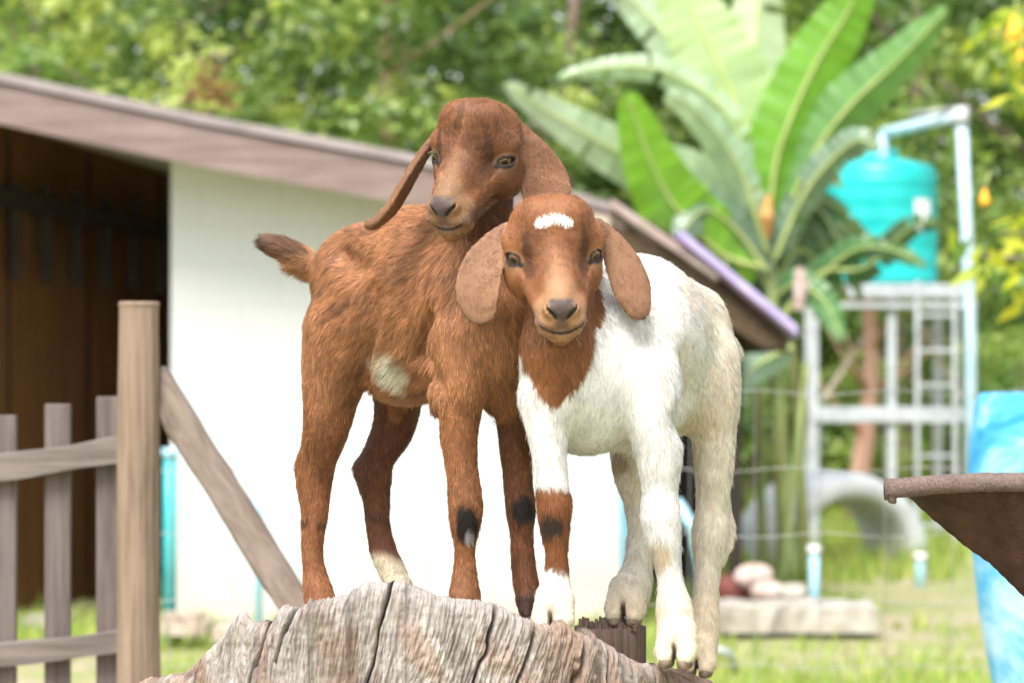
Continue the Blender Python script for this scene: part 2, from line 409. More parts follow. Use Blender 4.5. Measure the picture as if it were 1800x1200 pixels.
# low shrubs at the foot of the trees
def shrub(px, D, h, w, label, seed, tone=.2):
    rs = np.random.RandomState(seed); x = X(px, D)
    C, N, T = crown_points((x, D, h * .5), (w, w * .7, h * .5), int(16 * w), 130, rs, clump=.28, hollow=.2)
    k = C[:, 2] > 0; C, N, T = C[k], N[k], T[k]
    root = empty('leafy_shrub', (x, D, 0), label, 'shrub', 'low shrubs in the garden')
    V, F = leaf_faces(C, N, .05 * rs.uniform(.6, 1.4, len(C)), .5, rs)
    set_mesh('foliage', V, F, M['foliage'], root, smooth=False, facecol=pick_green(T * .7 + tone, rs))
    mb = MB()
    for i in range(6):
        a = rs.uniform(0, 6.28); mb.tube([(x + .04 * i - .1, D, -.05), (x + math.cos(a) * w * .5, D + math.sin(a) * w * .4, h * .7)], [.02, .008], 6)
    mb.build('stem', M['bark'], root)
shrub(1470, 25, 1.5, 1.1, 'bright green shrub behind the crossed braces of the tower', 31, .3)
shrub(1700, 25.5, 1.7, 1.3, 'broad shrub behind the ladder side of the tower', 32, .3)
shrub(1880, 24, 1.9, 1.0, 'shrub behind the weathered blue drum', 33, .35)
shrub(1290, 24.5, 1.3, .9, 'dark shrub behind the banana stems', 34, .1)

# grass: one mass
def grass():
    rs = np.random.RandomState(7); n = 60000
    Y = 10.5 + 17 * rs.rand(n) ** 1.0; Xx = rs.uniform(-1, 1, n) * (Y * .20 + .8)
    C = np.stack([Xx, Y, np.full(n, -.03)], 1)
    f = fbm(C * [1.4, 1.4, 1], 4, 3); dens = fbm(C * [.9, .9, 1] + 7, 3, 21)
    patch = (np.abs((Y - 13.2)) < .9) & (Xx > 1.0)
    k = (dens > .40) & (~patch | (rs.rand(n) < .22)); C = C[k]; n = len(C)
    z0 = (fbm(C * [1.1, 1.1, 0] , 4, 3) - .5) * .10 - .04
    C[:, 2] = z0
    a = rs.uniform(0, 6.28, n); h = rs.uniform(.05, .13, n) * (1 + .7 * (C[:, 1] > 17)); w = rs.uniform(.005, .011, n)
    side = np.stack([np.cos(a), np.sin(a), 0 * a], 1); le = np.stack([rs.randn(n) * .35, rs.randn(n) * .35, np.ones(n)], 1)
    tip = C + le * h[:, None]; mid = C + le * h[:, None] * .5
    V = np.stack([C - side * w[:, None], C + side * w[:, None], mid + side * w[:, None] * .7, tip, mid - side * w[:, None] * .7], 1).reshape(-1, 3)
    F = np.arange(n * 5).reshape(-1, 5)
    cc = np.array((.27, .36, .09)) * (.7 + .7 * rs.rand(n, 1)) + (rs.rand(n, 1) < .2) * np.array((.16, .08, .04))
    o = set_mesh('grass', V, F, M['grass'], smooth=False, facecol=cc)
    tag(o, 'bright short grass growing over the yard', 'grass', kind='stuff')
grass()

# ------------------------------------------------------------------ shed
DW = 14.4
def build_shed():
    root = empty('shed', (X(700, DW), DW, 0), 'low white walled shed with a rose brown fascia and dark open bay', 'shed')
    th = .22
    def prism(poly, y0, y1, name, mat, smooth=False):
        """poly: list of (px,py) read at the wall plane, extruded from y0 to y1"""
        n = len(poly); Dp = min(y0, DW); a = [(P(px, py, Dp)[0], P(px, py, Dp)[2]) for px, py in poly]
        V = [(x, y0, z) for x, z in a] + [(x, y1, z) for x, z in a]
        F = [tuple(range(n - 1, -1, -1)), tuple(range(n, 2 * n))] + [(i, (i + 1) % n, n + (i + 1) % n, n + i) for i in range(n)]
        # orientation is not critical for closed opaque solids
        return set_mesh(name, np.array(V), F, mat, root, smooth)
    # front wall with bay to its side
    prism([(300, 236), (350, 245), (712, 308), (1020, 380), (1092, 398), (1092, 1112), (300, 1112)], DW, DW + .14, 'wall', M['white_wall'])
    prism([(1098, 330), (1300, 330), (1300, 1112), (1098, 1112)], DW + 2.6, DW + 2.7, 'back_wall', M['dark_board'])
    # roof slab: long low slope, then steeper slope
    top = [(-420, 62), (0, 131), (350, 205), (712, 272), (1020, 345), (1100, 368), (1180, 412), (1290, 505), (1385, 592)]
    def under(pts, d): return [(x, y + d) for x, y in pts]
    slab = top + under(top[::-1], 26)
    prism(slab, DW - .42, DW + 3.6, 'roof', M['roof_under'])
    prism(under(top, -5)[:6] + under(top[:6][::-1], 12), DW - .49, DW + 3.6, 'roof_flashing', M['roof_top'])
    # fascia board hung under the flashing
    fs = under(top[:6], 17); ff = [(x, y + (70 if x < 900 else 66)) for x, y in fs]
    prism(fs + ff[::-1], DW - .47, DW - .435, 'fascia', M['fascia'])
    # soffit lining
    so = under(top[:5], 60)
    prism(so + under(so[::-1], 6), DW - .425, DW + 3.5, 'soffit', M['soffit'])
    # corrugated cladding on the steep slope, modelled ridges
    mb = MB()
    for (a, b, name, dz, y0) in (((1085, 366), (1262, 500), 0, 0, -.86),):
        pass
    def corr(p0, p1, lift, y0, y1, name, mat, nw=30):
        V = []; ny = 60
        for i in range(nw + 1):
            t = i / nw; px = p0[0] + (p1[0] - p0[0]) * t; py = p0[1] + (p1[1] - p0[1]) * t - lift
            q = P(px, py, y0)
            for j in range(ny * 2 + 1):
                y = y0 + (y1 - y0) * j / (2 * ny)
                V.append((q[0], y, q[2] + .018 * math.sin(j * math.pi / 2 + (0 if j % 1 else 0))))
        W = 2 * ny + 1; n0 = len(V); V += [(x, y, z - .03) for x, y, z in V]
        F = []
        for i in range(nw):
            for j in range(W - 1):
                a = i * W + j; F.append((a, a + W, a + W + 1, a + 1)); F.append((n0 + a, n0 + a + 1, n0 + a + W + 1, n0 + a + W))
        for i in range(nw): F.append((i * W, n0 + i * W, n0 + (i + 1) * W, (i + 1) * W))
        for j in range(W - 1): F.append((nw * W + j, n0 + nw * W + j, n0 + nw * W + j + 1, nw * W + j + 1))
        set_mesh(name, np.array(V), F, mat, root, False)
    corr((1075, 360), (1262, 488), 6, DW - .53, DW + 3.6, 'roof_sheet', M['rust_roof'])
    corr((1196, 418), (1402, 588), 10, DW - .57, DW + 3.6, 'roof_sheet', M['purple_sheet'])
    # barge board under the steep slope
    prism([(1068, 392), (1180, 440), (1290, 532), (1378, 610), (1345, 612), (1262, 560), (1160, 500), (1068, 450)], DW - .475, DW - .44, 'barge_board', M['roof_under'])
    prism([(1040, 372), (1072, 380), (1072, 402), (1040, 394)], DW - .52, DW - .48, 'end_block', M['plank_pale'])
    # dark corner post and blue door post
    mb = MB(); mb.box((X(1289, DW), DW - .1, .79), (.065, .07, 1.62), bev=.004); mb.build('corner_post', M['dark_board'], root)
    mb = MB(); mb.box((X(1100, DW), DW - .06, .75), (.06, .05, 1.5), bev=.004); mb.build('door_post', M['pipe_teal2'], root)
    # slanted boarded partition inside the bay: runs from the near side to the back
    pa = P(-60, 0, DW + .35); pb = P(300, 0, DW + 2.6); ax, ay = X(-60, DW + .35), DW + .35; bx, by = X(340, DW + 2.9), DW + 2.9
    n = 6
    V = []; F = []
    for i in range(n):
        t0, t1 = i / n, (i + .985) / n
        a = np.array([ax + (bx - ax) * t0, ay + (by - ay) * t0]); b = np.array([ax + (bx - ax) * t1, ay + (by - ay) * t1])
        d = np.array([.012 * (i % 2), -.03]); k = len(V); ztop = 2.6
        for (p, q) in ((a, 0), (b, 0)):
            V += [(p[0] + d[0], p[1] + d[1] * (i % 2), -.05), (p[0] + d[0], p[1] + d[1] * (i % 2), ztop), (p[0], p[1] + .03, -.05), (p[0], p[1] + .03, ztop)]
        F += [(k, k + 4, k + 5, k + 1), (k + 2, k + 3, k + 7, k + 6), (k, k + 1, k + 3, k + 2), (k + 4, k + 6, k + 7, k + 5), (k + 1, k + 5, k + 7, k + 3)]
    set_mesh('inner_wall', np.array(V), F, M['inner_boards'], root, False)
    # header beam and short uprights inside the bay
    mb = MB(); mb.beam((X(-60, DW + .3), DW + .2, Z(330, DW + .2)), (X(300, DW + 2.2), DW + 2.2, Z(410, DW + 2.2)), .10, .05); mb.build('header_beam', M['dark_board'], root)
    for k in range(7):
        t = (k + .6) / 7; x0 = X(-60, DW + .3) * (1 - t) + X(300, DW + 2.2) * t; y0 = DW + .22 + t * 2.0
        mb = MB(); mb.box((x0, y0, 2.02 - .05 * t), (.05, .04, .52)); mb.build('slat', M['dark_board'], root)
    # side and back closing walls keep the bay dark
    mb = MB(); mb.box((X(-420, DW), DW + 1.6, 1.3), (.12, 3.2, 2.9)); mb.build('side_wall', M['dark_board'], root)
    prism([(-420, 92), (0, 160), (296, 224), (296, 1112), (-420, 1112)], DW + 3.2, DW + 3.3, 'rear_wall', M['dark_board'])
    mb = MB(); mb.box((X(304, DW) + .07, DW + 1.9, 1.05), (.12, 3.3, 2.15)); mb.build('partition_wall', M['white_wall'], root)
M['rust_roof'] = m_two('rusty roof sheet', (.30, .22, .20), (.45, .36, .33), 10, rough=.8, bump=.3)
M['pipe_teal2'] = m_two('blue painted post', (.10, .30, .40), (.18, .42, .52), 6, rough=.5, bump=.1)
build_shed()

# ------------------------------------------------------------------ fences
def build_gate():
    D = 5.15
    root = empty('picket_gate', (X(90, D), D, 0), 'grey picket gate of rough upright boards on two sagging rails', 'gate')
    for i, (x0, x1, yt) in enumerate(((-70, -30, 722), (-12, 26, 730), (76, 121, 710), (167, 212, 697))):
        mb = MB(); xa, xb = X(x0, D), X(x1, D); z1 = Z(yt, D)
        mb.box(((xa + xb) / 2, D + .02 + .002 * i, (z1 + .05) / 2), (xb - xa, .018, z1 - .05), bev=.002)
        mb.build('picket', M['wood_picket'], root)
    for (ya, yb, hh) in ((834, 790, 46), (1160, 1126, 40)):
        n = 14; mb = MB(); xa, xb = X(-90, D), X(209, D)
        for k in range(n):
            pass
        V = []; 
        for k in range(n + 1):
            t = k / n; x = xa + (xb - xa) * t; py = ya + (yb - ya) * t + 1.5 * math.sin(t * 6 + ya); zc = Z(py, D); h = hh * D / F_PX / 2 * (1 + .07 * math.sin(9 * t + ya))
            for dy, dz in ((-.012, -h), (-.012, h * .92), (-.008, h), (.008, h), (.009, -h)): V.append((x, D + dy, zc + dz))
        F = [(k * 5 + j, k * 5 + (j + 1) % 5, (k + 1) * 5 + (j + 1) % 5, (k + 1) * 5 + j) for k in range(n) for j in range(5)] + [(4, 3, 2, 1, 0), tuple(n * 5 + j for j in range(5))]
        set_mesh('rail', np.array(V), F, M['wood_rail'], root, False)
build_gate()
def build_post():
    D = 4.85
    root = empty('fence_post', (X(247, D), D, 0), 'thick round weathered fence post with a diagonal log brace', 'fence post')
    r = 37 * D / F_PX; mb = MB(); zt = Z(530, D)
    zs = list(np.linspace(-.1, zt - .012, 40)) + [zt - .004, zt]
    rr = [r * (1 + .05 * math.sin(3 * z) + .03 * math.sin(11 * z + 1)) for z in zs]; rr[-2] = r * .98; rr[-1] = r * .93
    mb.tube([(X(247 - 3 * math.sin(2 * z), D) - .0035 * (z - .9), D, z) for z in zs], rr, 28, wob=.03, seed=3)
    mb.build('post', M['wood_post'], root, smooth=False)
    a = P(268, 660, D + .03); b = P(545, 1105, D - .06); mb = MB()
    ext = b + (b - a) * .9
    pts = [a + (ext - a) * t for t in np.linspace(0, 1, 30)]
    W_ = 28 * D / F_PX; dv = (ext - a) / np.linalg.norm(ext - a); sv = np.cross(dv, [0, 1, 0]); sv /= np.linalg.norm(sv); nv = np.cross(sv, dv)
    rs = np.random.RandomState(12); V = []
    for i, p in enumerate(pts):
        for (u, w) in ((-1, -.62), (-.86, -.80), (-.2, -.84), (.35, -.80), (.84, -.82), (1, -.62), (1, .7), (-1, .7)):
            V.append(p + sv * W_ * (u * (1 + .035 * math.sin(i * .8 + u)) + .02 * rs.randn()) + nv * W_ * (w + .025 * rs.randn()))
    F = [(i * 8 + k, i * 8 + (k + 1) % 8, i * 8 + 8 + (k + 1) % 8, i * 8 + 8 + k) for i in range(29) for k in range(8)] + [tuple(range(7, -1, -1)), tuple(range(232, 240))]
    set_mesh('brace', np.array(V), F, M['wood_brace'], root, False)
t = NT('weathered brace log'); st = (30, 30, 30)
mp2 = t.n('ShaderNodeMapping'); mp2.inputs['Scale'].default_value = (34, 34, 3.0); t.l(t.coord((1, 1, 1), (0, math.radians(32), 0)), mp2.inputs['Vector'])
g = t.noise(mp2.outputs[0], 1.6, 8, .7, .6)
t.base(t.ramp(g, [(.28, (.09, .068, .052)), (.45, (.175, .135, .108)), (.72, (.27, .215, .18))]), .85, .2); t.bump(g, .5, .004); M['wood_brace'] = t.m
build_post()
def build_wire_fence():
    D = 7.2
    root = empty('wire_fence', (X(900, D), D, 0), 'thin woven wire fence stretched across the yard behind the kids', 'fence')
    mb = MB(); x0, x1 = X(262, D), X(2300, D)
    for zc in [Z(y, D) for y in (690, 825, 940, 1058, 1170)]:
        n = 60; pts = [(x0 + (x1 - x0) * i / n, D + .004 * math.sin(i), zc + .006 * math.sin(i * .9 + zc * 9)) for i in range(n + 1)]
        mb.tube(pts, .0013, 5, cap=False)
    x = x0 + .05; rs = np.random.RandomState(3)
    while x < x1:
        mb.tube([(x, D + .003, .02), (x + rs.uniform(-.006, .006), D + .003, .6), (x + rs.uniform(-.01, .01), D + .003, Z(690, D))], .0010, 5, cap=False)
        x += .165
    mb.build('wire_mesh', M['wire'], root, smooth=True)
build_wire_fence()
def stake(px, y0, D, r, mat, label, y1=None, lean=0, cap=None):
    z1 = Z(y0, D); x = X(px, D); root_z = 0 if y1 is None else Z(y1, D)
    root = empty('pipe_stake', (x, D, root_z), label, 'pipe', 'plastic pipe stakes in the yard')
    mb = MB(); mb.tube([(x, D, root_z - .05), (x + lean * .5, D, (z1 + root_z) / 2), (x + lean, D, z1)], r, 14); mb.build('pipe', M[mat], root, smooth=True)
    if cap:
        mb = MB(); mb.tube([(x + lean, D, z1 - .03), (x + lean, D, z1 + .012)], r * 1.25, 14); mb.build('collar', M[cap], root, smooth=True)
stake(455, 718, 12.6, .019, 'pipe_blue', 'slim light blue pipe standing upright in front of the white wall')
stake(299, 792, 13.6, .032, 'pipe_teal', 'thick teal pipe standing at the corner of the dark bay', cap='pipe_blue')
stake(1431, 962, 14.35, .028, 'pipe_blue', 'short blue pipe sticking up beside the long low kerb', cap='label_white')
stake(1617, 975, 16.8, .030, 'pipe_blue', 'short pale blue pipe standing in the bright grass', cap='label_white')
def blue_hose():
    D = 13.5; root = P(1205, 900, D)
    mb = MB(); mb.tube([P(1188, 880, D), P(1218, 926, D), P(1232, 990, D), P(1236, 1090, D)], .028, 12)
    tag(mb.build('bent_pipe', M['pipe_blue'], None, smooth=True, loc=P(1236, 1090, D)), 'bent blue pipe seen between the white kid\'s legs', 'pipe')
    D = 12.4; pts = [P(1262 + 28 * math.cos(a), 1166 + 24 * math.sin(a), D + .1 * math.sin(a)) for a in np.linspace(-2.2, 2.6, 24)]
    mb = MB(); mb.tube(pts, .016, 10)
    tag(mb.build('hose_loop', M['steel_white'], None, smooth=True, loc=P(1262, 1190, D)), 'pale loop of hose lying on the ground behind the stump', 'hose')
    D = 11.9; pts = [P(x, y, D) for x, y in ((1110, 1130), (1140, 1150), (1175, 1170), (1230, 1185))]
blue_hose()

# ------------------------------------------------------------------ water tower and tank
def build_tower():
    D = 20.6; W = (X(1712, D) - X(1430, D)); x0 = X(1430, D); x1 = X(1712, D); dep = 1.15
    root = empty('water_tower', (X(1570, D), D, 0), 'white painted steel water tower frame with crossed braces and a ladder', 'water tower')
    zt = Z(515, D); zm = Z(728, D)
    for (px, dy, w, top) in ((1430, 0, .066, Z(560, D)), (1567, 0, .062, zt), (1704, 0, .085, Z(505, D)), (1452, dep, .07, zt), (1690, dep, .07, zt)):
        mb = MB(); mb.beam((X(px, D), D + dy, -.1), (X(px, D), D + dy, top), w, w); mb.build('leg', M['steel_white'], root)
    for (a, b, dy) in ((1400 + 30, 1712, -.045), (1452, 1690, dep - .045)):
        for zz in (zm, ):
            mb = MB(); mb.beam((X(a, D), D + dy, zz), (X(b, D), D + dy, zz), .11 if dy < 0 else .06, .03); mb.build('beam', M['steel_white'], root)
    mb = MB(); mb.beam((X(1490, D), D - .05, zt), (X(1695, D), D - .05, zt), .06, .05); mb.build('beam', M['steel_white'], root)
    mb = MB(); mb.beam((X(1470, D), D - .05, zt - .09), (X(1715, D), D - .05, zt - .09), .035, .05); mb.build('beam', M['steel_white'], root)
    for xx in (1445, 1570, 1695):
        mb = MB(); mb.beam((X(xx, D), D + .05, zm), (X(xx, D), D + dep - .05, zm), .05, .05); mb.build('beam', M['steel_white'], root)
    mb = MB(); mb.box((X(1590, D), D + dep / 2, zt + .05), (X(1715, D) - X(1465, D), dep, .03), bev=.004); mb.build('platform', M['steel_white'], root)
    for a, b in (((1445, 705), (1520, 590)), ((1600, 540), (1690, 700)), ):
        mb = MB(); mb.beam(P(a[0], a[1], D + .5), P(b[0], b[1], D + .5), .04, .03); mb.build('brace', M['plank_pale'], root)
    mb = MB()
    for px in (1612, 1678): mb.beam((X(px, D - .3), D - .3, -.02), (X(px, D - .3), D - .3, zt + .08), .03, .03, .002)
    for z in np.arange(.15, zt, .25): mb.beam((X(1612, D - .3), D - .3, z), (X(1678, D - .3), D - .3, z), .022, .022, .001)
    mb.build('ladder', M['steel_white'], root)
    # overflow pipe
    Dp = D - .1; mb = MB()
    mb.tube([P(1706, 1040, Dp), P(1706, 600, Dp), P(1699, 400, Dp), P(1690, 205, Dp), P(1690, 205, Dp)][:4], .042, 14); mb.build('riser_pipe', M['pipe_pale'], root, smooth=True)
    pts = [P(1692, 203, Dp), P(1620, 218, Dp + .2), P(1552, 234, Dp + .45)]
    mb = MB(); mb.tube(pts, .038, 14); mb.build('cross_pipe', M['pipe_pale'], root, smooth=True)
    mb = MB(); mb.tube([P(1552, 232, Dp + .45), P(1553, 262, Dp + .45), P(1556, 315, Dp + .5)], .036, 14); mb.build('drop_pipe', M['pipe_pale'], root, smooth=True)
    mb = MB(); mb.tube([P(1690, 188, Dp), P(1691, 222, Dp)], .052, 14); mb.tube([P(1674, 208, Dp), P(1700, 203, Dp)], .05, 14); mb.build('elbow', M['steel_white'], root, smooth=True)
    mb = MB(); mb.tube([P(1600, 203, Dp + .06), P(1684, 192, Dp + .03)], .02, 10); mb.build('cable', M['wire'], root, smooth=True)
    # tank
    c = np.array([X(1549, D + .5), D + .5, zt + .07]); pxm = (D + .5) / F_PX
    R = 99 * pxm; H = (505 - 282) * pxm
    prof = [(R * .93, 0), (R * .97, .02)]
    for i in range(1, 60):
        z = .03 + (H * .80) * i / 60; prof.append((R * (.99 + .006 * math.cos(i * math.pi * 2 / 12 )), z))
    for a in np.linspace(0, 1.35, 12): prof.append((R * (.86 + .13 * math.cos(a)), H * .82 + .12 * H * math.sin(a)))
    prof += [(R * .6, H * .975), (R * .3, H), (R * .3, H + .05), (R * .26, H + .07), (.01, H + .075)]
    tk = empty('water_tank', c, 'round turquoise plastic water tank standing on the tower platform', 'water tank')
    mb = MB(); mb.lathe(c, prof, 48); mb.build('tank_body', M['tank'], tk, smooth=True)
    mb = MB()
    V = []; 
    for i in range(9):
        a = math.radians(-62 + 22 * i / 8)
        for z in (H * .42, H * .66): V.append(c + [R * 1.012 * math.cos(a), R * 1.012 * math.sin(a), z])
    n0 = len(V); V += [c + (v - c) * [.985, .985, 1] for v in V]
    F = [(2 * i, 2 * i + 2, 2 * i + 3, 2 * i + 1) for i in range(8)] + [(n0 + 2 * i, n0 + 2 * i + 1, n0 + 2 * i + 3, n0 + 2 * i + 2) for i in range(8)]
    set_mesh('sticker', np.array(V), F, M['label_white'], tk, True)
build_tower()

# ------------------------------------------------------------------ tyre, kerb, stones, planks
def build_tyre():
    D = 18.6; c = P(1460, 975, D); pxm = D / F_PX
    Rm = 124 * pxm; rt = 24 * pxm; V = []; ns, nt = 72, 20
    for i in range(ns):
        a = 2 * math.pi * i / ns
        for j in range(nt):
            b = 2 * math.pi * j / nt
            cb, sb = math.cos(b), math.sin(b)
            ex = .5; rr = rt * (np.sign(cb) * abs(cb) ** ex); dd = rt * 3.2 * (np.sign(sb) * abs(sb) ** ex)
            if cb > .5: rr -= rt * .10 * (i % 2)
            q = np.array([(Rm + rr) * math.cos(a) * 1.12, dd, (Rm + rr) * math.sin(a)])
            ca, sa = math.cos(.5), math.sin(.5)
            V.append(c + [q[0] * ca - q[1] * sa, q[0] * sa + q[1] * ca, q[2]])
    F = [(i * nt + j, i * nt + (j + 1) % nt, ((i + 1) % ns) * nt + (j + 1) % nt, ((i + 1) % ns) * nt + j) for i in range(ns) for j in range(nt)]
    o = set_mesh('tyre', np.array(V), F, M['tyre_paint'], None, True, loc=(c[0], c[1], 0))
    tag(o, 'big white painted tyre half buried upright in the grass as an arch', 'tyre')
build_tyre()
def slab(px0, px1, pyt, pyb, D, dep, mat, name, label, cat, seed=0, group=None):
    z1 = Z(pyt, D); z0 = Z(pyb, D); xa, xb = X(px0, D), X(px1, D); rs = np.random.RandomState(seed)
    n = 16; V = []; F = []
    for i in range(n + 1):
        x = xa + (xb - xa) * i / n; j = rs.randn(4) * .006
        V += [(x, D + j[0], z0), (x, D + j[1], z1 + j[2]), (x, D + dep, z1 + j[3]), (x, D + dep, z0)]
    for i in range(n):
        for k in range(4): F.append((4 * i + k, 4 * i + (k + 1) % 4, 4 * i + 4 + (k + 1) % 4, 4 * i + 4 + k))
    F += [(3, 2, 1, 0), (4 * n, 4 * n + 1, 4 * n + 2, 4 * n + 3)]
    o = set_mesh(name, np.array(V), F, mat, None, False, loc=((xa + xb) / 2, D + dep / 2, z0))
    return tag(o, label, cat, group)
slab(1258, 1545, 1066, 1112, 13.6, .45, M['concrete'], 'kerb_block', 'long low concrete kerb lying in front of the banana stems', 'kerb')
slab(280, 362, 1096, 1116, 13.2, .3, M['plank_pale'], 'wooden_plank', 'pale plank lying against the foot of the white wall', 'plank', 3)
slab(284, 350, 1080, 1095, 13.3, .2, M['plank_pale'], 'wooden_plank', 'shorter plank lying on top of the pale plank by the white wall', 'plank', 4)
slab(372, 470, 1104, 1126, 13.0, .3, M['plank_pale'], 'wooden_plank', 'sunlit plank just beside the weathered stump', 'plank', 5)
slab(40, 112, 1088, 1106, 14.0, .3, M['concrete'], 'stone_step', 'low step under the dark bay behind the pickets', 'step', 6)
def rock(px, py, D, r, mat, label, seed, cat='stone'):
    rs = np.random.RandomState(seed); c = P(px, py, D); V = []; nu, nv = 18, 12
    for i in range(nv + 1):
        th = math.pi * i / nv
        for j in range(nu):
            ph = 2 * math.pi * j / nu; d = np.array([math.sin(th) * math.cos(ph), math.sin(th) * math.sin(ph), math.cos(th)])
            V.append(d)
    V = np.array(V); k = .75 + .5 * fbm(V * 1.6 + seed * 5, 3, seed); V = c + V * k[:, None] * np.array([r, r * .8, r * .62])
    F = [(i * nu + j, i * nu + (j + 1) % nu, (i + 1) * nu + (j + 1) % nu, (i + 1) * nu + j) for i in range(nv) for j in range(nu)]
    o = set_mesh('stone', V, F, mat, None, True, loc=(c[0], c[1], c[2] - r * .5)); tag(o, label, cat)
rock(1325, 1012, 14.2, .10, M['stone_pink'], 'pale pink stone sitting highest behind the long kerb', 41)
rock(1352, 1040, 14.15, .09, M['stone_pink'], 'small pinkish stone resting on the kerb near the banana stems', 42)
rock(1392, 1040, 14.1, .075, M['concrete'], 'small grey stone beside the short blue pipe', 43)
rock(1290, 1036, 14.3, .12, m_two('dark red soil clod', (.12, .035, .03), (.22, .07, .06), 8), 'dark red clod at the foot of the dark corner post', 44, 'clod')

# ------------------------------------------------------------------ blue drum
def build_drum():
    D = 6.3; px = D / F_PX
    cx = X(1880, D); zt = Z(693, D)
    pts = [(1200, 1745), (1150, 1735), (1080, 1722), (1000, 1713), (950, 1708), (900, 1704), (830, 1702), (770, 1706), (720, 1714), (704, 1717), (697, 1721)]
    prof = [(cx - X(1790, D), -.02)] + [(cx - X(x, D), Z(y, D)) for y, x in pts]
    prof += [(prof[-1][0] - .006, zt + .003), (prof[-1][0] - .02, zt + .002), (prof[-1][0] - .03, zt - .02), (.02, zt - .03)]
    root = empty('plastic_drum', (cx, D, 0), 'large bulging blue drum weathered nearly white below', 'drum')
    mb = MB(); mb.lathe((cx, D, 0), prof, 64); mb.build('drum_body', M['barrel'], root, smooth=True)
    mb = MB(); c = np.array([cx - .05, D - .02, zt - .01]); mb.lathe(c, [(.05, 0), (.05, .028), (.045, .034), (.01, .034)], 24); mb.build('bung', M['barrel'], root, smooth=True)
build_drum()

# ------------------------------------------------------------------ rusty feed trough
def build_trough():
    D = 3.05; pxm = D / F_PX
    root = empty('rusty_trough', (X(1900, D), D + .1, .35), 'rusty steel trough end with a rolled rim jutting into view', 'trough')
    # half-funnel hopper: rim line from the tip back and out of frame, plates slope down
    tip = P(1562, 859, D); r0 = 17 * pxm
    far = P(2300, 822, D - .18); rim = []
    n = 60
    for i in range(n + 1):
        t = i / n; p = tip + (far - tip) * t; p[2] += .0022 * math.sin(t * 9); rim.append(p)
    rr = [r0 * (1.02 - .05 * math.sin(5 * i / n)) for i in range(n + 1)]
    mb = MB(); mb.tube([rim[0] + [-.004, 0, 0], rim[0] + [.004, 0, 0]] + rim[1:], [r0 * 1.18, r0 * 1.14] + rr[1:], 22, wob=.10, seed=8)
    # crimped end: hooked fold
    mb.tube([rim[0] + [.002, -.002, -.006], rim[0] + [.004, -.003, -.0125], rim[0] + [.007, -.002, -.0145]], [r0 * .6, r0 * .45, r0 * .2], 10)
    mb.build('rim', M['rust_rim'], root, smooth=True)
    # near plate: curved outline
    edge = [(1592, 868), (1640, 912), (1700, 962), (1740, 990), (1770, 1020), (1810, 1060), (1900, 1150), (2050, 1300)]
    V = []; F = []
    m = 14
    ex = np.array(edge, float)
    tt = np.linspace(0, 1, 60); ei = np.interp(tt * (len(edge) - 1), range(len(edge)), ex[:, 0]); ej = np.interp(tt * (len(edge) - 1), range(len(edge)), ex[:, 1])
    for i in range(60):
        up = P(ei[i], 866 - .05 * (ei[i] - 1592), D - .002 - .18 * (ei[i] - 1562) / 740)
        dn = P(ei[i], ej[i] + .8 * math.sin(i * 1.7), D + .05 - .10 * (ei[i] - 1562) / 740)
        for j in range(m + 1):
            s = j / m; p = up + (dn - up) * s; p[1] += .006 * math.sin(ei[i] * .02) * s; V.append(p)
    k = len(V); V += [v + np.array([.001, .004, 0]) for v in V]
    for i in range(59):
        for j in range(m):
            a = i * (m + 1) + j; F.append((a, a + 1, a + m + 2, a + m + 1)); F.append((k + a, k + a + m + 1, k + a + m + 2, k + a + 1))
        a = i * (m + 1) + m; F.append((a, k + a, k + a + m + 1, a + m + 1))
    set_mesh('side_plate', np.array(V), F, M['rust'], root, True)
    # far plate (the other side of the hopper) and floor going back
    V2 = []; F2 = []
    for i in range(60):
        a = V[i * (m + 1) + m]; b = a + np.array([.02, .16, .0]); V2 += [a, b]
    F2 = [(2 * i, 2 * i + 1, 2 * i + 3, 2 * i + 2) for i in range(59)]
    n2 = len(V2); V2 += [v + np.array([.004, 0, .004]) for v in V2]
    F2 += [(n2 + 2 * i, n2 + 2 * i + 2, n2 + 2 * i + 3, n2 + 2 * i + 1) for i in range(59)]
    set_mesh('base_plate', np.array(V2), F2, M['rust'], root, True)
    mb = MB(); mb.tube([P(2000, 1240, D + .1), np.array([X(2000, D), D + .1, -.02])], .02, 12); mb.build('leg', M['rust'], root, smooth=True)
    # crumbs of dry feed along the rim
build_trough()

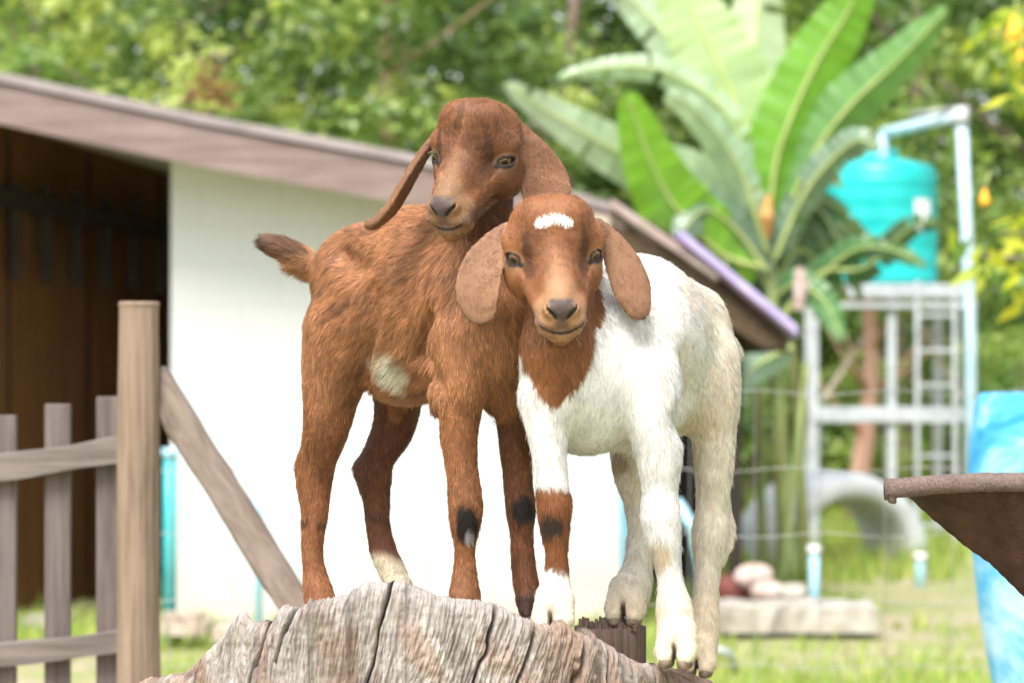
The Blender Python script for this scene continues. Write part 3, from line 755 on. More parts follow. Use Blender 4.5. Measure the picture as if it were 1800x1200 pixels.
# ------------------------------------------------------------------ banana plant
PALE, FRESH, DEEP, GREY = (.34, .44, .29), (.22, .40, .07), (.06, .13, .05), (.17, .26, .17)
def banana_leaf(root, spine, hw, col, D, dd=(0, 0), fold=.35, tears=0, seed=0, twist=0.0, vein=(.42, .46, .12), wd=None, droop=.0, rightcol=None):
    rs = np.random.RandomState(seed); sp = np.array(spine, float); m = len(sp)
    # smooth spine by Catmull-like interpolation
    t = np.linspace(0, m - 1, 60); i0 = np.minimum(t.astype(int), m - 2); f = t - i0
    def g(k): return sp[np.clip(k, 0, m - 1)]
    p0, p1, p2, p3 = g(i0 - 1), g(i0), g(i0 + 1), g(i0 + 2); f = f[:, None]
    S = .5 * ((2 * p1) + (-p0 + p2) * f + (2 * p0 - 5 * p1 + 4 * p2 - p3) * f ** 2 + (-p0 + 3 * p1 - 3 * p2 + p3) * f ** 3)
    u = np.linspace(0, 1, 60); Ds = D + dd[0] + (dd[1] - dd[0]) * u ** 1.3
    C = np.array([P(S[i, 0], S[i, 1], Ds[i]) for i in range(60)])
    T = np.gradient(C, axis=0); T /= np.linalg.norm(T, axis=1, keepdims=True)
    W = np.cross(T, [math.sin(twist), -math.cos(twist), 0]) if wd is None else np.array(wd, float) * np.ones((60, 1))
    W = W - T * (W * T).sum(1, keepdims=True); W /= np.linalg.norm(W, axis=1, keepdims=True); N = np.cross(T, W)
    prof = np.clip(np.sin(np.pi * np.clip(u * .98 + .02, 0, 1) ** .75), 0, 1) ** .6 * hw * D / F_PX
    prof[:4] *= [.05, .3, .6, .85]; prof[-3:] *= [.8, .5, .15]
    nc = 9; V = []; cols = []; F = []
    for i in range(60):
        rip = .010 * math.sin(i * 1.9) + .008 * math.sin(i * .7 + seed)
        for j in range(-nc, nc + 1):
            s = j / nc; a = abs(s)
            p = C[i] + W[i] * s * prof[i] * math.cos(fold) + N[i] * (a * prof[i] * math.sin(fold) + rip * a - droop * a * a * prof[i])
            V.append(p)
    W_ = 2 * nc + 1
    torn = np.zeros((59, 2), bool)
    for k in range(tears): torn[rs.randint(6, 56), rs.randint(2)] = True
    for i in range(59):
        for j in range(2 * nc):
            side = 0 if j < nc else 1; a = abs(j + .5 - nc) / nc
            if torn[i, side] and a > .25: continue
            k = i * W_ + j; F.append((k, k + 1, k + W_ + 1, k + W_))
            base = np.array(rightcol if (rightcol is not None and side) else col)
            stripe = 1 + .30 * (vnoise(np.array([[i * .55 + 40 * side, j * .08, seed]]), 3)[0] - .5) + .10 * (rs.rand() - .5)
            cols.append(base * stripe)
    o = set_mesh('leaf', np.array(V), F, M['banana'], root, True, facecol=np.array(cols))
    mb = MB(); rr = np.linspace(.017, .004, 60) * (hw / 60) ** .5 * (D / 17)
    mb.tube([C[i] - N[i] * .006 for i in range(0, 60, 3)], [rr[i] for i in range(0, 60, 3)], 8); mb.build('midrib', M['midrib'], o, smooth=True)
M['midrib'] = m_two('banana midrib', (.34, .42, .12), (.48, .54, .20), 5, rough=.5, bump=0)
def build_banana():
    D = 17.3
    root = empty('banana_plant', (X(1375, D), D, 0), 'large banana plant with huge arching leaves growing between the shed and the tank', 'banana plant')
    for (xb, xt, yt, r0, r1, dy) in ((1385, 1352, 430, 17, 11, 0), (1348, 1338, 640, 10, 8, .25), (1424, 1394, 600, 10, 8, .1), (1366, 1412, 640, 8, 6, -.2), (1405, 1425, 700, 7, 5, .3)):
        mb = MB(); n = 14; zt = Z(yt, D + dy); xa, xe = X(xb, D), X(xt, D)
        mb.tube([(xa + (xe - xa) * t, D + dy, -.05 + (zt + .05) * t) for t in np.linspace(0, 1, n)], [(r0 + (r1 - r0) * t) * D / F_PX for t in np.linspace(0, 1, n)], 14, wob=.10, seed=xb)
        mb.build('stem', M['pstem'], root, smooth=True)
    L = lambda *a, **k: banana_leaf(root, *a, **{**dict(D=D), **k})
    c = (1352, 430)
    L([c, (1335, 300), (1270, 130), (1215, 20), (1165, -80)], 84, (.36, .48, .22), dd=(0, .3), fold=.25, seed=1)
    L([c, (1345, 260), (1330, 100), (1345, -130)], 74, (.40, .50, .30), dd=(0, .6), fold=.3, seed=2, tears=2)
    L([c, (1365, 280), (1425, 130), (1490, 20), (1530, -70)], 62, (.16, .36, .03), dd=(0, -.3), fold=.3, seed=3)
    L([(1360, 440), (1420, 290), (1490, 190), (1580, 105), (1668, 12)], 60, (.13, .28, .07), dd=(0, -.5), fold=.55, seed=4, rightcol=(.13, .28, .07))
    L([(1345, 470), (1240, 330), (1130, 290), (1020, 230), (884, 146)], 52, PALE, dd=(.1, -.6), fold=.2, seed=5, tears=2)
    L([(1340, 470), (1260, 440), (1165, 330), (1100, 160)], 70, (.20, .42, .03), dd=(-.1, -.7), fold=.25, seed=6)
    L([(1345, 420), (1290, 220), (1180, 130), (1075, 118), (978, 138)], 30, (.38, .50, .34), dd=(0, -.4), fold=.5, seed=7, tears=14)
    L([(1350, 450), (1300, 300), (1230, 200), (1170, 165)], 40, (.36, .48, .34), dd=(-.1, -.7), fold=.7, seed=8, tears=6)
    L([(1348, 420), (1240, 160), (1130, 20), (1045, -50)], 46, (.40, .52, .36), dd=(.2, .3), fold=.5, seed=9, tears=6)
    L([(1350, 480), (1290, 400), (1235, 370), (1190, 420)], 46, GREY, dd=(-.1, -.5), fold=.4, seed=10)
    L([(1350, 440), (1240, 350), (1190, 380), (1150, 430)], 60, (.17, .40, .03), dd=(.1, -.3), fold=.2, seed=11)
    L([(1360, 460), (1420, 330), (1500, 250), (1545, 262)], 34, GREY, dd=(-.1, -.5), fold=.5, seed=12, tears=14)
    L([(1365, 440), (1400, 320), (1440, 280), (1480, 330)], 34, (.30, .42, .28), dd=(-.1, .6), fold=.5, seed=13, tears=9)
    L([(1370, 560), (1440, 480), (1520, 470), (1600, 400), (1650, 392)], 30, DEEP, dd=(0, -.9), fold=.5, seed=14, tears=10)
    L([(1375, 560), (1430, 500), (1500, 440), (1570, 440), (1630, 470)], 26, (.08, .19, .06), dd=(0, -.8), fold=.5, seed=15, tears=10)
    L([(1360, 520), (1310, 450), (1270, 470), (1230, 560)], 38, DEEP, dd=(0, -.4), fold=.4, seed=16, tears=5)
    L([(1362, 500), (1400, 440), (1440, 470), (1470, 560)], 34, (.07, .17, .05), dd=(0, .5), fold=.4, seed=17, tears=5)
    L([(1358, 520), (1330, 470), (1310, 520), (1290, 640)], 40, (.09, .20, .05), dd=(0, .5), fold=.4, seed=18, tears=5)
    L([(1365, 520), (1400, 500), (1450, 530), (1480, 600)], 30, (.10, .22, .08), dd=(0, -.6), fold=.4, seed=19, tears=5)
    L([(1352, 430), (1290, 340), (1215, 320), (1160, 380)], 36, DEEP, dd=(.2, .4), fold=.4, seed=21)
    L([(1360, 450), (1390, 400), (1395, 280), (1400, 120)], 46, (.07, .18, .04), dd=(.2, .8), fold=.3, seed=22)
    L([(1392, 610), (1352, 628), (1318, 652), (1296, 700)], 34, (.22, .33, .24), dd=(-.1, -.4), fold=.3, seed=23)
    rb_ = np.random.RandomState(77)
    for k in range(16):
        ang = rb_.uniform(-1, 1); tx = 1360 + 190 * ang; ty = 470 + rb_.uniform(-120, 170); mx_ = (1358 + tx) / 2; my_ = min(ty, 440) - rb_.uniform(20, 90)
        L([(1356, 560), (1358 + 30 * ang, 460), (mx_, my_), (tx, ty)], rb_.uniform(24, 44), (DEEP, (.08, .17, .06), (.11, .20, .09), GREY)[k % 4], dd=(.1, rb_.uniform(.1, 1.0)), fold=.5, seed=60 + k, tears=int(rb_.uniform(2, 12)))
    mb = MB(); mb.tube([P(1350, 345, D - .15), P(1347, 380, D - .17), P(1350, 418, D - .15)], [.02, .04, .012], 8, wob=.4); mb.build('dry_sheath', M['dry_leaf'], root)
    mb = MB(); mb.tube([P(1405, 470, D - .25), P(1408, 505, D - .25), P(1404, 545, D - .25)], [.02, .045, .025], 8, wob=.4); mb.build('dry_sheath', M['stone_pink'], root)
build_banana()

# ------------------------------------------------------------------ near bough with yellow green leaves, orange flowers
def build_mango():
    D = 12.5; rs = np.random.RandomState(51)
    root = empty('young_tree', (X(1960, D), D, 0), 'young tree with drooping yellow green leaves reaching in beside the pale blue pipe', 'tree')
    mb = MB(); x = X(1960, D); mb.tube([(x, D, -.05), (x + .03, D, 1.2), (x - .03, D, 2.2), (x, D, 3.0)], [.06, .05, .04, .02], 10)
    br = []
    for (ex, ey) in ((1760, 410), (1700, 450), (1820, 380), (1740, 60), (1790, 150), (1820, 20), (1800, 500), (1850, 250), (1770, 20), (1850, 450)):
        e = P(ex, ey, D + rs.uniform(-.4, .4)); s = np.array([x, D, e[2] - .25]); m_ = (s + e) / 2 + [0, 0, .12]
        mb.tube([s, m_, e], [.02, .012, .005], 6); br.append((s, m_, e))
    mb.build('trunk', M['bark'], root, smooth=True)
    V = []; F = []; cols = []
    for s, m_, e in br:
        for k in range(46):
            t = rs.rand() ** .6; p = (s * (1 - t) ** 2 + 2 * m_ * t * (1 - t) + e * t * t) + rs.randn(3) * [.06, .12, .05]
            d = np.array([rs.randn() * .5, rs.randn() * .5, -1.0 + rs.rand() * .9]); d /= np.linalg.norm(d)
            sd_ = np.cross(d, rs.randn(3)); sd_ /= np.linalg.norm(sd_); Lf = rs.uniform(.10, .19); w = Lf * .16; n0 = len(V)
            q = p + d * Lf * .5
            V += [p, q + sd_ * w, p + d * Lf, q - sd_ * w]; F.append((n0, n0 + 1, n0 + 2, n0 + 3))
            yl = rs.rand(); cols.append(np.array((.32, .42, .04)) * (1 - yl) + np.array((.55, .52, .05)) * yl if rs.rand() < .7 else np.array((.10, .2, .03)))
    set_mesh('crown', np.array(V), np.array(F), M['foliage'], root, False, facecol=np.array(cols))
    k = 0
    for (fx, fy, s, lab) in ((1731, 345, .034, 'orange blossom hanging alone beside the pale blue pipe'), (1782, 48, .05, 'large orange blossom among yellow leaves near the top corner'), (1795, 95, .026, 'small orange blossom just below the large one')):
        c = P(fx, fy, D - .3); V = []
        mb = MB()
        for a in range(7):
            an = a * .9; d = np.array([math.cos(an) * .5, math.sin(an) * .5, -.9]); mb.tube([c + [0, 0, s], c + d * s * .6, c + d * s * 1.25], [s * .15, s * .35, s * .08], 6)
        fl = empty('orange_blossom', c, lab, 'flower', 'orange blossoms on the young tree')
        mb.build('petals', M['flower'], fl, smooth=True)
        mb = MB(); mb.tube([c + [0, 0, s * .9], c + [.02, 0, s * 3]], [.006, .004], 6); mb.build('stalk', M['midrib'], fl, smooth=True)
build_mango()
def dead_cluster():
    D = 23; c = P(366, 158, D); rs = np.random.RandomState(5); n = 90
    C = c + rs.randn(n, 3) * [.10, .09, .11]; V, F = leaf_faces(C, rs.randn(n, 3), .05, .5, rs)
    cc = np.array((.26, .12, .075)) * (.6 + .8 * rs.rand(n, 1))
    o = set_mesh('dead_leaves', V, F, M['foliage'], None, False, facecol=cc, loc=c)
    tag(o, 'cluster of dead red brown leaves hanging above the roof edge', 'dead leaves', kind='stuff')
dead_cluster()
# ------------------------------------------------------------------ implicit surfaces for the animals
PXM = 3.2 / F_PX                       # metres per picture pixel at the goats' distance
def Q(px, py, dd): return P(px, py, 3.2 + dd * PXM)
def unQ(V):
    a, b, D = proj(V); return a, b, (D - 3.2) / PXM
class Prim:
    pass
def cone(a, b, ra, rb, k=.012, flow=None, fl=.012, w=1.0):
    p = Prim(); a = np.array(a, float); b = np.array(b, float); ab = b - a; L2 = float(ab @ ab) + 1e-12
    p.lo = np.minimum(a - ra, b - rb); p.hi = np.maximum(a + ra, b + rb); p.k = k; p.fl = fl; p.w = w
    p.flow = (ab / math.sqrt(L2)) if flow is None else np.array(flow, float) / np.linalg.norm(flow)
    def f(x, y, z):
        dx, dy, dz = x - a[0], y - a[1], z - a[2]
        yy = dx * ab[0] + dy * ab[1] + dz * ab[2]; rr = ra - rb; a2 = L2 - rr * rr
        if a2 <= 0: return np.sqrt(dx * dx + dy * dy + dz * dz) - max(ra, rb)
        zz = yy - L2; il = 1 / L2
        x2 = np.maximum(dx * dx + dy * dy + dz * dz - yy * yy * il, 0)      # squared distance from the axis
        y2 = yy * yy * il; z2 = zz * zz * il
        kk = np.sign(rr) * rr * rr * x2 * L2
        c1 = np.sign(zz) * a2 * z2 * L2 > kk; c2 = np.sign(yy) * a2 * y2 * L2 < kk
        return np.where(c1, np.sqrt(x2 + z2) - rb, np.where(c2, np.sqrt(x2 + y2) - ra, (np.sqrt(x2 * a2 * L2) + yy * rr) * il - ra))
    p.f = f; return p
def ell(c, R, rad, k=.015, flow=(0, 0, -1), fl=.014, w=1.0):
    """ellipsoid, rows of R are its axes"""
    p = Prim(); c = np.array(c, float); R = np.array(R, float); rad = np.array(rad, float); m = rad.max()
    p.lo = c - m; p.hi = c + m; p.k = k; p.fl = fl; p.flow = np.array(flow, float) / np.linalg.norm(flow); p.w = w
    def f(x, y, z):
        dx, dy, dz = x - c[0], y - c[1], z - c[2]
        k0 = 0; k1 = 0
        for i in range(3):
            u = (R[i, 0] * dx + R[i, 1] * dy + R[i, 2] * dz) / rad[i]; k0 = k0 + u * u; k1 = k1 + (u / rad[i]) ** 2
        k0 = np.sqrt(k0); return k0 * (k0 - 1) / (np.sqrt(k1) + 1e-9)
    p.f = f; return p
def flat(a, b, ha, hb, th, wd, k=.004, curve=0.0, fl=.004, extra=None):
    """flat leaf-like segment (ear): widths ha..hb along wd, thickness th"""
    p = Prim(); a = np.array(a, float); b = np.array(b, float); ab = b - a; L = np.linalg.norm(ab); ax = ab / L
    wd = np.array(wd, float); wd = wd - ax * (wd @ ax); wd /= np.linalg.norm(wd); nn = np.cross(ax, wd)
    m = max(ha, hb) + .004; p.lo = np.minimum(a, b) - m; p.hi = np.maximum(a, b) + m; p.k = k; p.fl = fl; p.flow = ax; p.w = 1.0
    def f(x, y, z):
        dx, dy, dz = x - a[0], y - a[1], z - a[2]
        u = dx * ax[0] + dy * ax[1] + dz * ax[2]; t = np.clip(u / L, 0, 1); o = u - t * L
        v = dx * wd[0] + dy * wd[1] + dz * wd[2]; w = dx * nn[0] + dy * nn[1] + dz * nn[2]
        h = ha + (hb - ha) * t; w = w - curve * v * v / h
        e = np.sqrt((v / h) ** 2 + (o / h) ** 2 + 1e-9); ww = np.abs(w) / th
        k0 = np.sqrt(e * e + ww * ww); k1 = np.sqrt((e / h) ** 2 + (ww / th) ** 2) + 1e-9
        return k0 * (k0 - 1) / k1
    p.f = f; return p
def smin(a, b, k):
    h = np.clip(.5 + .5 * (b - a) / k, 0, 1); return b + (a - b) * h - k * h * (1 - h)
def grid_eval(prims, cuts, h):
    lo = np.min([p.lo for p in prims], 0) - .012; hi = np.max([p.hi for p in prims], 0) + .012
    n = np.ceil((hi - lo) / h).astype(int) + 1
    ax = [lo[i] + h * np.arange(n[i]) for i in range(3)]
    G = np.full(n, .05, np.float32)
    for lst, cut in ((prims, False), (cuts, True)):
        for p in lst:
            p = getattr(p, 'solid', p)
            if p is None: continue
            mg = p.k + .022
            sl = []
            for i in range(3):
                a = max(int((p.lo[i] - mg - lo[i]) / h), 0); b = min(int((p.hi[i] + mg - lo[i]) / h) + 2, n[i]); sl.append(slice(a, b))
            x = ax[0][sl[0]][:, None, None].astype(np.float32); y = ax[1][sl[1]][None, :, None].astype(np.float32); z = ax[2][sl[2]][None, None, :].astype(np.float32)
            d = p.f(x, y, z).astype(np.float32); g = G[sl[0], sl[1], sl[2]]
            G[sl[0], sl[1], sl[2]] = -smin(-g, d, p.k) if cut else smin(g, d, p.k)
    return G, lo, ax
def surface_nets(G, lo, h):
    nx, ny, nz = G.shape; ins = G < 0
    cid = -np.ones((nx - 1, ny - 1, nz - 1), np.int64)
    s = np.zeros((nx - 1, ny - 1, nz - 1), np.int8)
    for a in (0, 1):
        for b in (0, 1):
            for c in (0, 1): s += ins[a:nx - 1 + a, b:ny - 1 + b, c:nz - 1 + c]
    act = (s > 0) & (s < 8); idx = np.argwhere(act); cid[act] = np.arange(len(idx))
    acc = np.zeros((len(idx), 3)); cnt = np.zeros(len(idx)); quads = []
    for d in range(3):
        sl0 = [slice(None)] * 3; sl1 = [slice(None)] * 3; sl0[d] = slice(0, -1); sl1[d] = slice(1, None)
        A = ins[tuple(sl0)]; B = ins[tuple(sl1)]; e = np.argwhere(A != B)
        o1, o2 = [q for q in range(3) if q != d]
        ok = (e[:, o1] > 0) & (e[:, o2] > 0) & (e[:, o1] < G.shape[o1] - 1) & (e[:, o2] < G.shape[o2] - 1); e = e[ok]
        e2 = e.copy(); e2[:, d] += 1
        g0 = G[tuple(e.T)]; g1 = G[tuple(e2.T)]; t = g0 / (g0 - g1)
        pos = e.astype(float); pos[:, d] += t
        ids = []
        for (u, v) in ((0, 0), (-1, 0), (-1, -1), (0, -1)):
            c = e.copy(); c[:, o1] += u; c[:, o2] += v; i = cid[tuple(c.T)]; ids.append(i)
            for q in range(3): acc[:, q] += np.bincount(i, pos[:, q], len(idx))
            cnt += np.bincount(i, minlength=len(idx))
        qd = np.stack(ids, 1); flip = ~A[tuple(e.T)]
        if d == 1: flip = ~flip
        qd[flip] = qd[flip][:, ::-1]; quads.append(qd)
    V = lo + h * (acc / np.maximum(cnt, 1)[:, None]); return V, np.concatenate(quads)
def vert_normals(V, F):
    n = np.cross(V[F[:, 2]] - V[F[:, 0]], V[F[:, 3]] - V[F[:, 1]]); N = np.zeros_like(V)
    for j in range(4):
        for q in range(3): N[:, q] += np.bincount(F[:, j], n[:, q], len(V))
    return N / (np.linalg.norm(N, axis=1, keepdims=True) + 1e-12), n
def relax(V, F, it=2, lam=.5):
    for _ in range(it):
        S = np.zeros_like(V); c = np.zeros(len(V))
        for a, b in ((0, 1), (1, 2), (2, 3), (3, 0)):
            for i, j in ((F[:, a], F[:, b]), (F[:, b], F[:, a])):
                for q in range(3): S[:, q] += np.bincount(i, V[j, q], len(V))
                c += np.bincount(i, minlength=len(V))
        V = V + lam * (S / np.maximum(c, 1)[:, None] - V)
    return V

# ------------------------------------------------------------------ coat materials
RN = np.linalg.qr(np.random.RandomState(8).randn(3, 3))[0]
def coat_mat(name, rough=.62, normal=False, spec=.25, sheen=0.0, trans=0.0):
    t = NT(name); at = t.n('ShaderNodeAttribute', attribute_name='col'); t.l(at.outputs['Color'], t.b.inputs['Base Color'])
    if normal:
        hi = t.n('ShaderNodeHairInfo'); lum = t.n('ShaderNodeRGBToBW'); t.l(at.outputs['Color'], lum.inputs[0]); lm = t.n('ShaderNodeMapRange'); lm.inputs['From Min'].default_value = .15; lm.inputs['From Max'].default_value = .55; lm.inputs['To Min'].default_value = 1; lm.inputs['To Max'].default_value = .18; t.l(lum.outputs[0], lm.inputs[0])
        t.l(t.mix(lm.outputs[0], at.outputs['Color'], t.ramp(hi.outputs['Intercept'], [(.05, (.55, .52, .50)), (.6, (1, 1, 1)), (1, (1.0, 1.0, 1.0))]), 'MULTIPLY'), t.b.inputs['Base Color'])  # darker hair roots, shade put into the colour to deepen the coat
    t.b.inputs['Roughness'].default_value = rough; t.b.inputs['Specular IOR Level'].default_value = spec
    if normal:
        an = t.n('ShaderNodeAttribute', attribute_name='root_normal'); ge = t.n('ShaderNodeNewGeometry')
        m = t.n('ShaderNodeMix', data_type='VECTOR'); m.inputs[0].default_value = .38
        t.l(an.outputs['Vector'], m.inputs[4]); t.l(ge.outputs['Normal'], m.inputs[5])
        nn = t.n('ShaderNodeVectorMath', operation='NORMALIZE'); t.l(m.outputs[1], nn.inputs[0]); t.l(nn.outputs[0], t.b.inputs['Normal'])
    else:
        f = t.noise(t.coord((1, 1, 1)), 420, 3, .6); t.bump(f, .25, .0006)
    return t.m
M['coat_skin'] = coat_mat('goat skin under the coat')
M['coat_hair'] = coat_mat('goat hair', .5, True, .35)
t = NT('goat eye'); at = t.n('ShaderNodeAttribute', attribute_name='col'); t.l(at.outputs['Color'], t.b.inputs['Base Color'])
t.b.inputs['Roughness'].default_value = .06; t.b.inputs['Specular IOR Level'].default_value = .35; t.b.inputs['Coat Weight'].default_value = .15; t.b.inputs['Coat Roughness'].default_value = .03; M['eye'] = t.m
M['hoof'] = m_two('goat hoof horn', (.09, .065, .045), (.24, .17, .11), 60, (1, 1, 3), rough=.5, bump=.4, bd=.001)
M['hoof_dark'] = m_two('dark goat hoof horn', (.035, .028, .025), (.08, .065, .055), 60, (1, 1, 3), rough=.5, bump=.4, bd=.001)

def surf(prims, px, py, lo=-500, hi=600):
    """depth offset of the first surface met at picture point (px, py)"""
    dds = np.linspace(lo, hi, 441); Pt = np.array([Q(px, py, d) for d in dds]); m = np.full(len(dds), 9.0)
    for p in prims:
        p = getattr(p, 'solid', p)
        if p is not None: m = np.minimum(m, p.f(Pt[:, 0], Pt[:, 1], Pt[:, 2]))
    i = np.argmax(m < .002); return dds[i]
def dent(prims, pts, r, k, out=.6):
    """soft groove along picture points on the near surface"""
    q = [(x, y, surf(prims, x, y) - out * r, r) for x, y in pts]
    return fuse([cone(Q(*a[:3]), Q(*b[:3]), a[3] * PXM, b[3] * PXM, k) for a, b in zip(q[:-1], q[1:])], k)
def make_fur(V, F, VN, prims, root, color, lengthf, count, density, seed, hairvar, vary=1.0, name='fur', rad=.00017):
    rs = np.random.RandomState(seed)
    n = np.cross(V[F[:, 2]] - V[F[:, 0]], V[F[:, 3]] - V[F[:, 1]]); area = .5 * np.linalg.norm(n, axis=1)
    cen = V[F].mean(1); w = area * density(cen); w = w / w.sum()
    fi = rs.choice(len(F), count, p=w); a = rs.rand(count, 1); b = rs.rand(count, 1)
    q = F[fi]; Pt = (V[q[:, 0]] * (1 - a) + V[q[:, 1]] * a) * (1 - b) + (V[q[:, 3]] * (1 - a) + V[q[:, 2]] * a) * b
    Nn = (VN[q[:, 0]] * (1 - a) + VN[q[:, 1]] * a) * (1 - b) + (VN[q[:, 3]] * (1 - a) + VN[q[:, 2]] * a) * b
    Nn /= np.linalg.norm(Nn, axis=1, keepdims=True)
    Fl = np.zeros_like(Pt); fl = np.zeros(count); tw = np.zeros(count); groups = []
    for p in prims:
        if getattr(p, 'solid', p) is None: groups[-1].append(p)
        else: groups.append([p])
    for gr in groups:
        dm = np.full(count, 9.0); gf = np.zeros_like(Pt); gw = np.zeros(count)
        for p in gr:
            d = p.f(Pt[:, 0], Pt[:, 1], Pt[:, 2]); w_ = np.exp(-np.clip(d, -.02, .2) / .004); gf += w_[:, None] * p.flow; gw += w_; dm = np.minimum(dm, d)
        ww = np.exp(-np.abs(np.clip(dm, -.02, 9)) / .007) * gr[0].w + 1e-12
        Fl += ww[:, None] * gf / gw[:, None]; fl += ww * gr[0].fl; tw += ww
    Fl /= tw[:, None]; fl /= tw
    # gentle swirl of the coat so that strands part and clump
    Pn = Pt @ RN
    n1 = np.stack([fbm(Pn * 45, 2, 31 + seed), fbm(Pn * 45 + 9, 2, 32 + seed), fbm(Pn * 45 + 21, 2, 33 + seed)], 1) - .5
    n2 = np.stack([vnoise(Pn * 230, 41), vnoise(Pn * 230 + 9, 42), vnoise(Pn * 230 + 5, 43)], 1) - .5
    D = Fl + n1 * .75 + n2 * .55 + rs.randn(count, 3) * .07
    T = D - Nn * (D * Nn).sum(1, keepdims=True); T /= np.linalg.norm(T, axis=1, keepdims=True) + 1e-9
    L = lengthf(Pt, fl) * rs.uniform(.55, 1.15, count) * (.75 + .5 * vnoise(Pn * 90, 77))
    lift = .30 + .22 * (vnoise(Pn * 150, 55) - .4) + .10 * rs.rand(count)
    stray = rs.rand(count) < .03; lift[stray] += rs.uniform(.2, .6, stray.sum()); 
    S = 5; pts = np.zeros((count, S, 3)); pts[:, 0] = Pt - Nn * .0006
    g = np.array([0, 0, -1.0])
    for i in range(1, S):
        u = (i - .5) / (S - 1)
        d = T + Nn * (lift * (1 - .75 * u))[:, None] + g * .10 * u + n2 * .25 * u
        d /= np.linalg.norm(d, axis=1, keepdims=True); pts[:, i] = pts[:, i - 1] + d * (L / (S - 1))[:, None]
    c = color(Pt + T * .3 * L[:, None] * 0, Nn, rs)
    hv = hairvar(Pt)[:, None]; T0 = Fl + n1 * .5; T0 = T0 - Nn * (T0 * Nn).sum(1, keepdims=True); T0 /= np.linalg.norm(T0, axis=1, keepdims=True) + 1e-9
    Pc = Pt - Pt.mean(0); Pc = (Pc - T0 * (.72 * (Pc * T0).sum(1, keepdims=True))) @ RN
    lock = fbm(Pc * 330, 2, 66)[:, None] - .5; lock2 = fbm(Pc * 110, 2, 67)[:, None] - .5
    c = c * (1 + (.55 + .3 * hv) * (rs.rand(count, 1) - .5)) * np.clip(1 + vary * (1.7 * lock + 1.0 * lock2), .25, 1.9) * (1 + .35 * vary * (fbm(Pn * 60, 2, 62)[:, None] - .5))
    keep = L > .0008; pts = pts[keep]; c = c[keep]; Nn = Nn[keep]; N_ = len(pts)
    hc = bpy.data.hair_curves.new(name); hc.add_curves([S] * N_)
    L0 = org(root)
    hc.attributes['position'].data.foreach_set('vector', (pts - L0).astype(np.float32).ravel())
    r = hc.attributes.get('radius') or hc.attributes.new('radius', 'FLOAT', 'POINT')
    rr = np.tile(np.array([1, .95, .8, .55, .12], np.float32) * rad, N_) ; r.data.foreach_set('value', rr.astype(np.float32))
    at = hc.attributes.new('col', 'FLOAT_COLOR', 'CURVE'); cc = np.ones((N_, 4), np.float32); cc[:, :3] = np.clip(c, .003, .95); at.data.foreach_set('color', cc.ravel())
    an = hc.attributes.new('root_normal', 'FLOAT_VECTOR', 'CURVE'); an.data.foreach_set('vector', Nn.astype(np.float32).ravel())
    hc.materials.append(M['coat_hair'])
    return link_data(name, hc, root)

def fuse(segs, k):
    """one solid made of touching segments: hard union inside, blended with the rest by k"""
    p = segs[0]; q = Prim(); q.__dict__.update(p.__dict__); q.lo = np.min([s_.lo for s_ in segs], 0); q.hi = np.max([s_.hi for s_ in segs], 0); q.k = k
    fs = [s_.f for s_ in segs]
    def f(x, y, z):
        r = fs[0](x, y, z)
        for g in fs[1:]: r = np.minimum(r, g(x, y, z))
        return r
    q.f = f; p.solid = q
    for s_ in segs[1:]: s_.solid = None
    return segs
def spline(pts, n=4):
    A_ = np.array(pts, float); m = len(A_)
    if m < 3: return [tuple(r) for r in A_]
    g = lambda k: A_[min(max(k, 0), m - 1)]; out = []
    for i in range(m - 1):
        for j in range(n):
            f = j / n; p0, p1, p2, p3 = g(i - 1), g(i), g(i + 1), g(i + 2)
            out.append(.5 * ((2 * p1) + (-p0 + p2) * f + (2 * p0 - 5 * p1 + 4 * p2 - p3) * f * f + (-p0 + 3 * p1 - 3 * p2 + p3) * f ** 3))
    out.append(A_[-1]); return [tuple(r) for r in out]
def chain(pts, k=.010, fl=.010, flow=None, w=1.0):
    """pts: (px,py,dd,r) in picture pixels at the goats' distance"""
    out = []; pts = spline(pts, 3)
    for (a, b) in zip(pts[:-1], pts[1:]):
        sa = 3.2 + a[2] * PXM; sb = 3.2 + b[2] * PXM
        out.append(cone(Q(*a[:3]), Q(*b[:3]), a[3] * sa / F_PX, b[3] * sb / F_PX, k, flow, fl, w))
    return fuse(out, k)
def axes(yaw):
    """body axes for a goat whose nose points at angle yaw from picture-right towards the camera: forward, goat-left, up"""
    f = np.array([math.cos(yaw), -math.sin(yaw), 0]); l = np.array([math.sin(yaw), math.cos(yaw), 0]); return np.array([f, l, [0, 0, 1.0]])
def head_frame(O, yaw, pitch, roll, s):
    """columns: picture-right side, nose direction, crown"""
    cy, sy = math.cos(yaw), math.sin(yaw)
    R = np.array([[1, 0, 0], [0, -1, 0], [0, 0, 1.0]]).T        # level head looking at the camera
    cp, sp = math.cos(pitch), math.sin(pitch)
    Rp = np.array([[1, 0, 0], [0, cp, sp], [0, -sp, cp]])       # nose down
    cr, sr = math.cos(roll), math.sin(roll)
    Rr = np.array([[cr, 0, -sr], [0, 1, 0], [sr, 0, cr]])
    Ry = np.array([[cy, -sy, 0], [sy, cy, 0], [0, 0, 1]])
    Mx = Ry @ Rr @ R @ Rp
    return Mx, O, s * PXM
